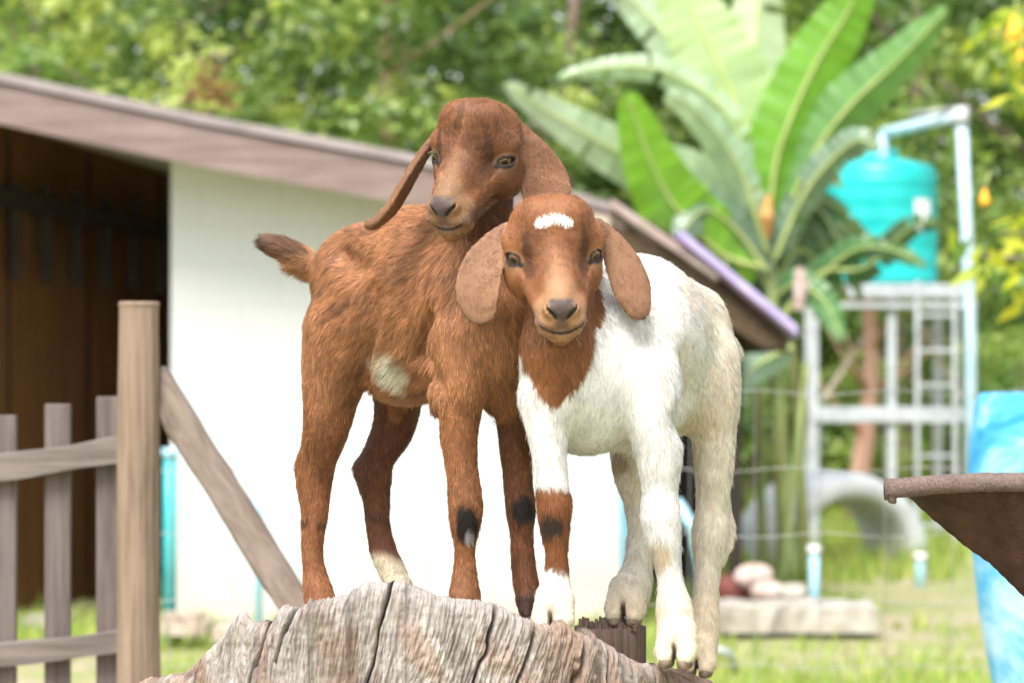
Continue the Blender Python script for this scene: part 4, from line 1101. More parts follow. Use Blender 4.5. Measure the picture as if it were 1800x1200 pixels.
def head_prims(fr, lid=1.0):
    Mx, O, s = fr
    W = lambda x, y, z: O + Mx @ (np.array([x, y, z], float) * s)
    D = lambda x, y, z: Mx @ np.array([x, y, z], float)
    A = Mx.T
    pr = []
    E = lambda c, r, k=10, fl=(0, -1, .3), L=.0055, w=1.0: pr.append(ell(W(*c), A, np.array(r, float) * s, k * s, D(*fl), L, w))
    Cn = lambda a, b, ra, rb, k=10, fl=(0, -1, .3), L=.0055, w=1.0: pr.append(cone(W(*a), W(*b), ra * s, rb * s, k * s, D(*fl), L, w))
    E((0, -34, 34), (74, 70, 56), 14, (0, -.5, 1), .009)
    Cn((-20, -14, 60), (20, -14, 60), 35, 35, 24, (0, -.3, 1), .009)
    for g in (-1, 1):
        Cn((g * 22, 8, 22), (g * 66, -14, 20), 31, 21, 16, (g * .5, -.6, .6), .005)      # brow
        E((g * 50, -20, -34), (33, 50, 46), 18, (g * .3, -.9, -.3))                       # cheek
        E((g * 62, -8, -6), (21, 27, 24), 10, (g * .6, -.8, 0), .003)                       # orbit
        Cn((g * 34, 12, -26), (g * 22, 98, -58), 28, 21, 16)                               # side of the face
    Cn((0, 12, 4), (0, 62, -18), 42, 33, 18)                                               # nose bridge
    Cn((0, 62, -18), (0, 108, -40), 33, 25, 14)
    E((0, 103, -58), (38, 32, 28), 12, (0, -1, .2), .0036)                                  # muzzle
    for g in (-1, 1):
        E((g * 19, 114, -70), (24, 19, 16), 7, (g * .7, -.6, -.5), .0034)                   # upper lip lobes
        E((g * 17, 125, -44), (13, 12, 13), 6, (g, -.5, 0), .001)                           # nostril wings
    E((0, 128, -46), (19, 11, 17), 6, (0, -1, 0), .001)                                     # nose pad
    Cn((0, -10, -64), (0, 66, -82), 34, 27, 14, (0, -1, -.2), .006)                         # jaw
    Cn((0, 66, -82), (0, 108, -97), 27, 19, 8, (0, -.4, -1), .006); E((0, 97, -88), (38, 32, 19), 6, (0, -.4, -1), .005)                         # chin
    cuts = []
    for g in (-1, 1):
        # eye opening between the lids
        ex = np.array([g * 74, 8, 0.0])
        ydir = np.array([-g * .66, .75, 0]); ydir /= np.linalg.norm(ydir)                   # along the lid slit
        zdir = np.array([0, -.12 * 1, 1.0]); zdir -= ydir * (zdir @ ydir); zdir /= np.linalg.norm(zdir)
        ndir = np.cross(ydir, zdir)
        B = np.array([Mx @ ydir, Mx @ ndir, Mx @ zdir])
        cuts.append(ell(W(*ex), B, np.array([16.5, 12, 8.2 * lid]) * s, 2.0 * s))
        # tear duct groove
        cuts.append(cone(W(g * 62, 26, -5), W(g * 50, 40, -22), 2.2 * s, 1.2 * s, 5 * s))
        # nostrils: comma slits
        cuts.append(cone(W(g * 11, 140, -53), W(g * 23, 131, -42), 3.6 * s, 3.0 * s, 2.5 * s))
        cuts.append(cone(W(g * 23, 131, -42), W(g * 27, 124, -34), 3.0 * s, 1.4 * s, 2.5 * s))
        # mouth line
        mp = [(0, 142, -86), (g * 13, 139, -85), (g * 25, 128, -80), (g * 35, 112, -72), (g * 42, 92, -63)]
        for a, b in zip(mp[:-1], mp[1:]): cuts.append(cone(W(*a), W(*b), 2.6 * s, 1.6 * s, 4 * s))
    cuts.append(cone(W(0, 141, -60), W(0, 139, -82), 1.8 * s, 1.8 * s, 4 * s))              # philtrum
    return pr, cuts
def head_local(fr, V):
    Mx, O, s = fr; return ((V - O) @ Mx) / s
def eye_mesh(fr, g, root):
    Mx, O, s = fr
    c = np.array([g * 58.5, 0, -.5]); r = 18.0; nu, nv = 64, 48
    gaze = np.array([g * .62, .78, .02]); gaze /= np.linalg.norm(gaze)
    up = np.array([0, .25, 1.0]); up -= gaze * (up @ gaze); up /= np.linalg.norm(up); sd_ = np.cross(gaze, up)
    V = []; col = []
    for i in range(nv + 1):
        th = math.pi * i / nv
        for j in range(nu):
            ph = 2 * math.pi * j / nu
            a = math.cos(th); b = math.sin(th) * math.cos(ph); d = math.sin(th) * math.sin(ph)
            rad = math.sin(min(th, math.pi / 2))
            V.append(O + Mx @ ((c + (gaze * a * (1.07 if th < .7 else 1) + sd_ * b + up * d) * r) * s))
            if a > 0 and abs(b) < .34 and abs(d) < .17 * math.sqrt(max(0, 1 - (b / .36) ** 2)) + .05: cc = (.006, .005, .006)
            elif a > 0 and rad < .74:
                k = .75 + .5 * (math.sin(ph * 23) * .5 + .5) * .5; cc = (.12 * k, .060 * k, .024 * k)
            elif a > 0 and rad < .84: cc = (.015, .011, .010)
            else: cc = (.07, .05, .045)
            col.append(cc)
    F = [(i * nu + j, i * nu + (j + 1) % nu, (i + 1) * nu + (j + 1) % nu, (i + 1) * nu + j) for i in range(nv) for j in range(nu)]
    return set_mesh('eye', np.array(V), np.array(F), M['eye'], root, True, col=np.array(col))
def toes(foot, dirv, r=30, top=52):
    """hairy cloven foot: solids, the split, to be joined with the leg; foot=(px,py_bottom,dd)"""
    c = Q(*foot); s = PXM * r / 30; d = np.array([dirv[0], dirv[1], 0.0]); d /= np.linalg.norm(d); l = np.array([d[1], -d[0], 0]); u = np.array([0, 0, 1.0])
    pr = []; cuts = []
    for g in (-1, 1):
        a = cone(c + u * top * s + l * g * 5 * s, c + l * g * 15.5 * s + d * 9 * s + u * 24 * s, 24 * s, 18 * s, .006, None, .006)
        b = cone(c + l * g * 15.5 * s + d * 9 * s + u * 24 * s, c + l * g * 16 * s + d * 17 * s + u * 15 * s, 18 * s, 13 * s, .006, (d[0] * .5, d[1] * .5, -1), .0055)
        pr += fuse([a, b], .005)
    cuts.append(cone(c + d * 44 * s + u * 2 * s, c + d * 38 * s + u * 38 * s, 4.5 * s, 1.5 * s, .004))
    cuts.append(cone(c + d * 30 * s + u * 2 * s, c + d * 28 * s + u * 32 * s, 5.0 * s, 1.5 * s, .004))
    return pr, cuts
def split_dark(V, feet, d):
    """darkness of the gap between the toes, painted into the coat colour"""
    l = np.array([d[1], -d[0], 0.0]); m_ = np.zeros(len(V))
    for f_, r_ in feet:
        w = (V - Q(*f_)) / (PXM * r_ / 30); m_ = np.maximum(m_, sstep(5.5, 2, np.abs(w @ l)) * sstep(46, 30, w[:, 2]) * ((w @ d) > 5) * (np.linalg.norm(w, axis=1) < 75))
    return m_
def make_hoof(foot, dirv, root, mat, r=30):
    """horn of a cloven hoof: two claws at foot = (px,py_bottom,dd), pointing along dirv"""
    c = Q(*foot); s = PXM * r / 30; d = np.array([dirv[0], dirv[1], 0.0]); d /= np.linalg.norm(d); l = np.array([d[1], -d[0], 0])
    for g in (-1, 1):
        pr = [ell(c + l * g * 15 * s + d * 12 * s + np.array([0, 0, 5 * s]), [d * .96 + np.array([0, 0, -.28]), l, [d[0] * .28, d[1] * .28, .96]], np.array([22, 12.5, 13]) * s, .003)]
        cut = [ell(c - np.array([0, 0, 62 * s]), np.eye(3), np.array([120, 120, 60]) * s, .001)]
        G, lo, ax = grid_eval(pr, cut, .0014); V, F = surface_nets(G, lo, .0014)
        set_mesh('hoof', V, F, mat, root, True)

def face_color(H, brown, rs_n):
    """coat pattern of the face in head coordinates; returns rgb and length scale"""
    x, y, z = H[:, 0], H[:, 1], H[:, 2]; ax = np.abs(x)
    c = brown.copy()
    def blend(col, m):
        nonlocal c; c = c * (1 - m[:, None]) + np.array(col) * m[:, None]
    n = fbm(H * .05, 3, 90) - .5
    fc = sstep(95, 60, np.linalg.norm(H - [0, 20, 0], axis=1) * .8)
    # darker forehead sides, tan bridge, pale muzzle
    blend((.13, .052, .024), .5 * sstep(34, 8, np.abs(ax - 30 + 22 * n)) * sstep(-14, 8, z - .1 * y) * sstep(85, 50, z + 0 * y) * (y > -40))
    blend((.30, .135, .055), .5 * sstep(16, 3, ax + 30 * n) * sstep(-30, 20, z) * (y > -20))
    blend((.09, .036, .018), .8 * sstep(9, 3, np.abs(ax - 47 + .45 * (y - 30) * .6)) * sstep(18, 26, y) * sstep(70, 50, y) * (z > -45))
    blend((.36, .18, .085), .75 * sstep(30, 6, ax + 26 * n) * sstep(46, 96, y) * (z > -60))
    blend((.37, .205, .105), .8 * sstep(84, 104, y + 26 * n))
    blend((.33, .20, .12), .35 * sstep(24, 14, np.linalg.norm((H - [0, 6, -13]) * [1, .8, 1.2] - np.sign(H[:, :1]) * np.array([66, 0, 0]), axis=1)))
    return c, fc
def bare_face(V, fr, c):
    """bare skin: nose pad, nostrils, lips, eyelid rims, for the skin vertices"""
    H = head_local(fr, V); x, y, z = H.T; ax = np.abs(x)
    def blend(col, m):
        nonlocal c; c = c * (1 - m[:, None]) + np.array(col) * m[:, None]
    on = (np.abs(x) < 100) & (np.abs(z) < 110) & (y > -60) & (y < 160)
    nose = sstep(26, 19, 5 * (vnoise(H * .22, 14) - .5) + np.sqrt((ax * (1 + .018 * np.clip(-44 - z, 0, 30))) ** 2 + ((z + 45) * 1.2 - ax * .30) ** 2)) * (y > 112)
    nn_ = vnoise(H * .16, 12)[:, None]; c = c * (1 - (nose * on)[:, None]) + np.array((.085, .062, .057)) * (.75 + .5 * nn_) * (nose * on)[:, None]
    nst = sstep(5.5, 3, np.abs(z + 53 - (ax - 11) * .92)) * (ax > 8) * (ax < 25) * (y > 112); blend((.012, .008, .008), nst * on)
    blend((.13, .075, .068), sstep(14, 6, np.hypot(ax * .8, z + 70)) * (y > 118) * on * .8)
    mz = np.interp(ax, [0, 13, 25, 35, 42], [-86, -85, -80, -72, -63]); my = np.interp(ax, [0, 13, 25, 35, 42], [142, 139, 128, 112, 92])
    dm = np.abs(z - mz) + 0 * my
    blend((.17, .105, .095), sstep(12, 6, dm) * (ax < 46) * sstep(82, 100, y) * (z > mz - 5) * on * .85)
    blend((.03, .017, .013), sstep(3.4, 1.6, dm) * sstep(41, 31, ax) * (y > 86) * on)
    de = np.linalg.norm((np.stack([ax, y, z], 1) - [70, 9, 0]) * [1, 1, 1.45], axis=1)
    blend((.26, .17, .125), sstep(27, 21, de) * .3 * on); blend((.03, .02, .018), sstep(20.5, 17, de) * on)
    blend((.025, .017, .015), sstep(9, 4, np.linalg.norm((np.stack([ax, y, z], 1) - [59, 25, -5]) * [1, .7, 1.3], axis=1)) * on)
    return c
def bare_mask(V, fr):
    H = head_local(fr, V); x, y, z = H.T; ax = np.abs(x)
    nose = (np.sqrt((ax * (1 + .018 * np.clip(-44 - z, 0, 30))) ** 2 + ((z + 45) * 1.2 - ax * .30) ** 2) < 23) & (y > 112)
    mz = np.interp(ax, [0, 13, 25, 35, 42], [-86, -85, -80, -72, -63]); my = np.interp(ax, [0, 13, 25, 35, 42], [142, 139, 128, 112, 92])
    dm = z - mz; lip = (dm < 6) & (dm > -2.6) & (ax < 46) & (y > 76)
    eye = (np.linalg.norm((np.stack([ax, y, z], 1) - [70, 9, 0]) * [1, 1, 1.45], axis=1) < 19)
    phil = (ax < 9) & (z < -55) & (z > -88) & (y > 120)
    return nose | lip | eye | phil
def near_eye(V, fr):
    H = head_local(fr, V); H = np.stack([np.abs(H[:, 0]), H[:, 1], H[:, 2]], 1)
    return np.linalg.norm(H - [70, 9, 0], axis=1)
def whiskers(fr, root, seed, n=26):
    Mx, O, s = fr; rs = np.random.RandomState(seed); S = 5; pts = []
    for i in range(n):
        g = rs.choice((-1, 1)); a = np.array([g * rs.uniform(3, 30), rs.uniform(88, 122), rs.uniform(-102, -66)])
        d = np.array([g * rs.uniform(.2, 1.0), rs.uniform(.1, .7), rs.uniform(-1.1, -.1)]); d /= np.linalg.norm(d); L = rs.uniform(12, 30)
        pts.append([O + Mx @ ((a + d * L * t + np.array([0, 0, -5 * t * t])) * s) for t in np.linspace(0, 1, S)])
    for i in range(10):
        g = rs.choice((-1, 1)); a = np.array([g * rs.uniform(60, 74), rs.uniform(0, 14), rs.uniform(9, 13)])
        d = np.array([g * rs.uniform(.6, 1.0), rs.uniform(.2, .8), rs.uniform(-.1, .5)]); d /= np.linalg.norm(d); L = rs.uniform(8, 14)
        pts.append([O + Mx @ ((a + d * L * t + np.array([0, 0, -3 * t * t])) * s) for t in np.linspace(0, 1, S)])
    pts = np.array(pts); N_ = len(pts)
    hc = bpy.data.hair_curves.new('whiskers'); hc.add_curves([S] * N_)
    hc.attributes['position'].data.foreach_set('vector', (pts - org(root)).astype(np.float32).ravel())
    r = hc.attributes.get('radius') or hc.attributes.new('radius', 'FLOAT', 'POINT'); r.data.foreach_set('value', np.tile(np.array([1, .9, .8, .6, .3], np.float32) * .00013, N_).astype(np.float32))
    at = hc.attributes.new('col', 'FLOAT_COLOR', 'CURVE'); cc = np.ones((N_, 4), np.float32); cc[:, :3] = (.35, .27, .18); at.data.foreach_set('color', cc.ravel())
    hc.materials.append(M['coat_skin']); link_data('whiskers', hc, root)

def ear_chain(pts, wd, th=5.5, curve=.25, k=.0025):
    out = []; pts = spline(pts, 3)
    for a, b in zip(pts[:-1], pts[1:]):
        out.append(flat(Q(*a[:3]), Q(*b[:3]), a[3] * PXM, b[3] * PXM, th * PXM, wd, k, curve, .0045))
    return fuse(out, k)

HGRID = .0018
def finish_goat(root, prims, cuts, fr, color, lengthf, density, count, seed, ears, vary=1.0, skin=.55):
    hairvar = lambda Pt: sstep(175, 140, np.linalg.norm((head_local(fr, Pt) - [0, 20, -10]) * [1.6, 1, 1], axis=1))
    G, lo, ax = grid_eval(prims + ears, cuts, HGRID)
    V, F = surface_nets(G, lo, HGRID); V = relax(V, F, 1, .35)
    VN, _ = vert_normals(V, F)
    if ((V + VN * .001 - V.mean(0)) ** 2).sum() < ((V - V.mean(0)) ** 2).sum(): F = F[:, ::-1]; VN = -VN
    r_ = np.random.RandomState(1)
    c = color(V, VN, r_) * skin; c = bare_face(V, fr, c)  # skin colour dimmed to paint shade into the gaps between strands
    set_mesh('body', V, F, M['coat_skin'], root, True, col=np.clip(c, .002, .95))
    for g in (-1, 1): eye_mesh(fr, g, root)
    dens = lambda Pt: density(Pt) * np.where(bare_mask(Pt, fr), 0.0, 1.0)
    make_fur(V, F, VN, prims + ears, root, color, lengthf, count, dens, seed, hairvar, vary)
    whiskers(fr, root, seed)
# ------------------------------------------------------------------ brown goat kid
BR = np.array((.40, .178, .076))
def ear_mask(V, ears):
    d = ears[0].solid.f(V[:, 0], V[:, 1], V[:, 2]); d = np.minimum(d, [e for e in ears if getattr(e, 'solid', None) is not None][-1].solid.f(V[:, 0], V[:, 1], V[:, 2])); return sstep(.0035, .0015, d)
def brown_goat():
    yaw = math.radians(50); A = axes(yaw); fwd, lat, up = A
    ft = Q(560, 1085, 238); root = empty('goat_kid', Q(700, 1075, 100), 'brown goat kid standing taller behind, head turned, tail raised', 'goat', 'two goat kids on the stump')
    m = lambda r: r * PXM
    back = -fwd * .8 + np.array([0, 0, -.55])
    pr = []
    pr.append(ell(Q(636, 492, 232), A, (m(112), m(80), m(98)), .03, back, .012))
    pr.append(ell(Q(724, 530, 112), A, (m(200), m(96), m(150)), .04, back, .0125))
    pr.append(ell(Q(712, 600, 130), A, (m(120), m(84), m(108)), .04, back, .014))            # belly
    pr.append(ell(Q(836, 555, -5), A, (m(100), m(88), m(146)), .04, -fwd * .5 + np.array([0, 0, -1]), .012))
    pr += chain([(700, 400, 150, 34), (780, 398, 40, 36), (828, 415, -20, 38)], .02, .014, flow=-fwd)     # spine
    pr += chain([(868, 600, -60, 66), (862, 500, -55, 60), (856, 420, -50, 47), (852, 350, -40, 46)][::-1], .03, .012, flow=(.1, .2, -1))
    pr += chain([(890, 560, -70, 46), (893, 660, -50, 40), (880, 700, -30, 26)], .03, .024, flow=(.1, -.1, -1))  # brisket
    hind = [(600, 575, 195, 62), (590, 650, 188, 58), (581, 700, 184, 47), (574, 750, 188, 40), (561, 800, 206, 32), (553, 848, 216, 29), (553, 900, 214, 23), (549, 955, 212, 18), (552, 1000, 210, 19), (560, 1045, 206, 26), (566, 1068, 200, 24)]
    pr += chain(hind, .012, .009)
    pr += chain([(552, 800, 214, 20), (533, 815, 222, 12), (545, 850, 222, 17)], .01, .009, flow=(0, 0, -1))
    far = [(705, 640, 300, 60), (700, 700, 300, 42), (692, 750, 302, 36), (668, 800, 308, 28), (660, 840, 312, 27), (662, 885, 310, 22), (665, 925, 308, 20), (674, 968, 304, 22), (692, 1010, 296, 23), (700, 1035, 288, 22)]
    pr += chain(far, .012, .0085)
    pr += chain([(655, 805, 314, 17), (629, 822, 322, 9), (648, 852, 318, 15)], .01, .008, flow=(0, 0, -1))
    fn = [(815, 590, -70, 56), (810, 670, -75, 50), (808, 720, -78, 37), (807, 770, -80, 31), (813, 830, -82, 27), (818, 878, -84, 29), (818, 912, -84, 27), (817, 955, -82, 18), (817, 1000, -80, 19), (817, 1040, -82, 26), (818, 1052, -84, 24)]
    pr += chain(fn, .012, .0085)
    ff = [(905, 640, 10, 46), (905, 720, 12, 34), (907, 780, 14, 28), (911, 850, 14, 24), (915, 892, 14, 25), (917, 940, 14, 19), (920, 990, 14, 20), (926, 1035, 12, 21), (927, 1060, 10, 17)]
    pr += chain(ff, .012, .009)
    pr += chain([(590, 470, 292, 26), (560, 470, 306, 23), (525, 452, 312, 21), (495, 437, 316, 19), (474, 430, 318, 14)], .012, .015, flow=None)
    pr += chain([(545, 480, 308, 12), (515, 468, 312, 10)], .01, .018, flow=(-.3, 0, -1))
    pr.append(ell(Q(600, 590, 160), A, (m(70), m(40), m(92)), .02, back, .013))                 # thigh muscle
    pr.append(ell(Q(805, 560, -50), A, (m(56), m(44), m(105)), .025, -fwd * .3 + np.array([0, 0, -1]), .013))     # shoulder
    pr += chain([(775, 690, -40, 20), (770, 715, -48, 13)], .014, .012)                          # elbow
    dents = dent(pr, [(655, 520), (650, 570), (640, 630), (640, 672)], 15, .022) + dent(pr, [(757, 560), (752, 620), (762, 672)], 12, .02) + dent(pr, [(604, 446), (632, 468)], 6, .03)
    O = Q(831, 277, -128); fr = head_frame(O, math.radians(-26), math.radians(24), math.radians(-5), .97)
    hp, cuts = head_prims(fr, .52); pr += hp; cuts = dents + cuts
    FEET = (((568, 1094, 198), 22), ((703, 1062, 286), 22), ((819, 1086, -88), 22), ((928, 1086, 6), 20))
    for f_, r_ in FEET: a_, b_ = toes(f_, fwd, r_); pr += a_; cuts += b_
    earR = [(914, 230, -95, 14), (931, 262, -100, 27), (950, 305, -100, 42), (957, 335, -106, 45), (955, 358, -110, 34)]
    earL = [(760, 250, -60, 15), (740, 276, -58, 26), (714, 318, -60, 34), (690, 358, -62, 34), (668, 384, -64, 26), (654, 392, -66, 14)]
    ears = ear_chain(earR, (.93, .30, .12), 6.5, .22) + ear_chain(earL, (.24, .93, .12), 8.5, .18)
    def color(V, N, rs):
        px, py, dd = unQ(V); n = fbm(V * 22, 3, 5) - .5; n2 = fbm(V * 60, 3, 6) - .5
        c = np.ones((len(V), 3)) * BR
        c = c * (1 + .55 * n[:, None]) + np.array((.045, .022, .010)) * (n2[:, None] * 2)
        def bl(col, mm):
            nonlocal c; mm = np.clip(mm, 0, 1)[:, None]; c = c * (1 - mm) + np.array(col) * mm
        leg = sstep(660, 760, py)
        bl((.25, .092, .034), .6 * leg)
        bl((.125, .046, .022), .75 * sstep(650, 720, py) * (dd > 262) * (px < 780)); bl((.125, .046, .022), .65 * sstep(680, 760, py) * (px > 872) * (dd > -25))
        bl((.36, .165, .075), .45 * sstep(520, 400, py) * (px < 820) * (dd > 0))  # upper back tinted for sky sheen, put into the coat colour
        # sooty streaks along rump and thigh
        bl((.10, .042, .022), .55 * sstep(.16, .30, fbm(np.stack([(px + py * .9) * .045, (py - px * .35) * .012, dd * .01], 1), 3, 17) - .42) * (px < 700) * (dd > 60) * (py < 660) * (px > 540))
        # pale flank patch
        d = np.hypot((px - 690) * .8 + (py - 655) * -.45, ((py - 655) * .6 + (px - 690) * .35) * 1.2)
        d = np.hypot((px - 688) * .79 - (py - 655) * .62, ((px - 688) * .62 + (py - 655) * .79) * .52)
        bl((.84, .77, .62), sstep(31, 12, d + 34 * n2) * (dd < 140) * (dd > -30))
        bl((.50, .33, .18), .5 * sstep(690, 730, py) * (px > 660) * (px < 775) * (dd < 230) * (dd > 0))
        # white fetlock of the far hind leg
        bl((.76, .64, .46), sstep(968, 982, py - .25 * (px - 690) + 10 * n2) * (dd > 262))
        bl((.022, .015, .013), sstep(31, 17, np.hypot((px - 823) * 1.2, (py - 915) * .66) + 34 * n2) * (dd < -50) * (py > 860))
        bl((.40, .37, .36), sstep(11, 6, np.hypot((px - 826), (py - 942) * .7)) * (dd < -80) * (py > 860))
        bl((.022, .015, .013), sstep(25, 12, np.hypot((px - 921), (py - 892) * .75) + 24 * n2) * (dd > -40) * (py > 840))
        bl((.045, .022, .015), .85 * sstep(1030, 1050, py) * (px > 880) * (dd > -40))
        bl((.05, .025, .015), .8 * sstep(10, 5, np.hypot((px - 533) * .8, (py - 914))) * (dd > 150)); bl((.04, .02, .015), .7 * sstep(7, 3, np.abs(py - 921 + .2 * (px - 560))) * (px > 556) * (px < 600) * (dd > 150) * (dd < 250))
        bl((.07, .035, .02), .7 * sstep(8, 3, np.abs(py - 910 - .1 * (px - 660))) * (dd > 262) * (px > 650))
        # tail: dark top and tip
        bl((.095, .048, .028), .75 * sstep(468, 448, py + .28 * (px - 500) + 14 * n2) * (px < 545) * (dd > 270)); bl((.03, .02, .018), sstep(478, 466, px) * (py > 415) * (dd > 270))
        H = head_local(fr, V); ish = (py < 415) & (np.linalg.norm(H - [0, 30, -10], axis=1) < 150) & (px > 740) & (px < 940)
        if ish.any():
            b2, _ = face_color(H[ish], np.ones((ish.sum(), 3)) * np.array((.245, .096, .038)) * (1 + .5 * n[ish][:, None]), None); c[ish] = b2
            cr = ish & (np.abs(H[:, 0] + 3 - 30 * n) < 8 + 26 * n2) & (H[:, 2] > 52) & (H[:, 2] < 92) & (H[:, 1] > -60); c[cr] = c[cr] * .62
        bl(np.array((.27, .130, .068)) * (1 + .5 * n[:, None]), .9 * ear_mask(V, ears))
        return np.clip(c, .008, .9)
    def lengthf(Pt, fl):
        d = near_eye(Pt, fr); H = head_local(fr, Pt); mz = (H[:, 1] > 85) & (np.abs(H[:, 0]) < 60) & (np.abs(H[:, 2]) < 120)
        L = fl * np.clip((d - 14) / 22, .12, 1); return np.where(mz, np.minimum(L, .0036), L)
    def density(Pt):
        px, py, dd = unQ(Pt); hd = (py < 415) & (px > 740) & (dd < -40)
        return np.where(hd, 2.6, np.where(py > 700, 1.2, 1.0))
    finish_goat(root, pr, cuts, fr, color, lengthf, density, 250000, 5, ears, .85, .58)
    for (f_, r_), mt in zip(FEET, ('hoof', 'hoof', 'hoof', 'hoof_dark')): make_hoof(f_, fwd, root, M[mt], r_)
    return root

# ------------------------------------------------------------------ white and brown goat kid
def white_goat():
    yaw = math.radians(107); A = axes(yaw); fwd, lat, up = A
    root = empty('goat_kid', Q(1100, 1150, 0), 'white goat kid with brown head and white star standing at the stump edge', 'goat', 'two goat kids on the stump')
    m = lambda r: r * PXM
    back = -fwd * .6 + np.array([0, 0, -.8]); pr = []
    pr.append(ell(Q(1030, 655, -105), A, (m(100), m(112), m(140)), .04, (0.05, -.1, -1), .009))
    pr.append(ell(Q(1120, 596, 30), A, (m(185), m(122), m(150)), .04, back, .009))
    pr.append(ell(Q(1188, 628, 165), A, (m(110), m(92), m(140)), .04, back, .0095))
    pr.append(ell(Q(1095, 690, 20), A, (m(120), m(100), m(100)), .04, back, .0095))
    pr += chain([(1225, 560, 215, 46), (1252, 600, 240, 34)], .03, .012, flow=(.2, .2, -1))
    neck = [(978, 505, -150, 52), (980, 560, -178, 55), (978, 620, -172, 62), (985, 690, -160, 56)]
    pr += chain(neck, .025, .010, flow=(0, -.05, -1)); pr += chain([(1010, 500, -90, 50), (1050, 520, -40, 60)], .03, .010, flow=(.5, .3, -.8))
    rf = [(958, 700, -165, 46), (962, 750, -175, 36), (966, 800, -182, 29), (970, 850, -186, 28), (974, 885, -188, 30), (975, 925, -186, 25), (978, 965, -184, 19), (978, 1005, -182, 20), (976, 1040, -186, 28), (975, 1062, -190, 30)]
    pr += chain(rf, .012, .010)
    lf = [(1130, 660, -130, 62), (1148, 740, -142, 50), (1158, 800, -148, 39), (1160, 860, -150, 30), (1161, 905, -152, 33), (1167, 945, -152, 29), (1174, 990, -150, 22), (1180, 1030, -152, 22), (1186, 1070, -156, 30), (1190, 1112, -160, 32)]
    pr += chain(lf, .012, .011)
    rh = [(1118, 700, 120, 60), (1112, 780, 118, 40), (1110, 830, 122, 30), (1119, 880, 128, 22), (1124, 930, 128, 20), (1122, 985, 122, 23), (1114, 1025, 116, 31), (1106, 1048, 110, 31)]
    pr += chain(rh, .012, .011)
    lh = [(1215, 640, 150, 74), (1242, 700, 140, 54), (1253, 760, 138, 39), (1255, 830, 142, 32), (1251, 890, 148, 26), (1249, 935, 152, 31), (1245, 985, 150, 23), (1241, 1045, 146, 21), (1236, 1100, 140, 28), (1231, 1138, 134, 27)]
    pr += chain(lh, .012, .011); pr += chain([(1262, 880, 160, 18), (1280, 938, 168, 12), (1262, 975, 160, 14)], .01, .009, flow=(0, 0, -1))
    pr += chain([(1245, 595, 245, 26), (1272, 606, 262, 20), (1288, 618, 268, 13)], .012, .013)
    pr.append(ell(Q(1130, 640, -70), A, (m(60), m(56), m(110)), .035, (.1, 0, -1), .008))          # shoulder
    pr.append(ell(Q(1245, 660, 130), A, (m(70), m(48), m(92)), .02, (.1, .1, -1), .0095))
    dents = dent(pr, [(1200, 640), (1204, 700), (1200, 740)], 8, .035)
    O = Q(974, 449, -238); fr = head_frame(O, math.radians(4), math.radians(24), math.radians(2.5), 1.0)
    hp, cuts = head_prims(fr, .95); pr += hp; cuts = dents + cuts
    FEET = (((975, 1112, -200), 33), ((1191, 1168, -172), 33), ((1102, 1094, 98), 34), ((1229, 1184, 124), 30))
    for f_, r_ in FEET: a_, b_ = toes(f_, fwd, r_); pr += a_; cuts += b_
    earL = [(893, 402, -205, 12), (872, 428, -205, 24), (851, 468, -208, 37), (842, 508, -212, 40), (845, 538, -214, 31)]
    earR = [(1052, 396, -200, 13), (1078, 428, -198, 24), (1100, 468, -200, 34), (1113, 505, -204, 35), (1122, 536, -206, 24)]
    ears = ear_chain(earL, (.95, -.28, .05), 6, .22) + ear_chain(earR, (.93, .30, -.12), 6, -.22)
    def color(V, N, rs):
        px, py, dd = unQ(V); n = fbm(V * 18, 3, 15) - .5; n2 = fbm(V * 60, 3, 16) - .5
        c = np.ones((len(V), 3)) * np.array((.81, .785, .735))
        def bl(col, mm):
            nonlocal c; mm = np.clip(mm, 0, 1)[:, None]; c = c * (1 - mm) + np.array(col) * mm
        bl((.82, .71, .56), .85 * sstep(1120, 1215, px + 190 * n) * sstep(20, 90, dd) * sstep(430, 560, py))
        bl((.80, .66, .49), .5 * sstep(.05, .25, n + .1) * (px > 1080) * (dd > -60) * (py < 860))
        bl((.83, .75, .61), .8 * sstep(740, 830, py) * (dd > 60)); bl((.78, .64, .45), .8 * sstep(990, 1080, py))
        bl((.60, .44, .27), .7 * sstep(28, 14, np.hypot(px - 1158, (py - 975) * .8)) * (dd < -90))
        bl((.34, .20, .11), .7 * sstep(26, 12, np.hypot((px - 1085) * .8, py - 812)) * (dd < 160))
        # knee band and dark knee spot
        tband = sstep(848, 858, py + 14 * n2) * sstep(1004, 994, py - 12 * n2 - .25 * (px - 975)) * (px < 1030) * (dd < -120)
        bl((.25, .092, .034), tband); bl((.045, .028, .022), sstep(23, 10, np.hypot(px - 970, (py - 922) * .9) + 22 * n2) * (dd < -120) * (px < 1030))
        # brown neck with a pointed bib
        lb = np.interp(py, [500, 560, 600, 640, 680, 722], [880, 905, 912, 918, 940, 970]); rb = np.interp(py, [480, 560, 600, 640, 680, 722], [1052, 1044, 1046, 1043, 1015, 972])
        dn = np.minimum(px - lb, rb - px) + 12 * n2
        bib = sstep(-3, 4, dn) * (py < 724) * (dd < -105) * (py > 470); bl((.27, .104, .038), bib * sstep(726, 712, py + 14 * n2))
        H = head_local(fr, V); ish = (np.linalg.norm((H - [0, 30, -5]), axis=1) < 142) & (dd < -150 + 0 * px) & (py < 600) & (px > 878) & (px < 1072)
        ish |= (py < 470) & (px < 1070) & (px > 880) & (dd < -140)
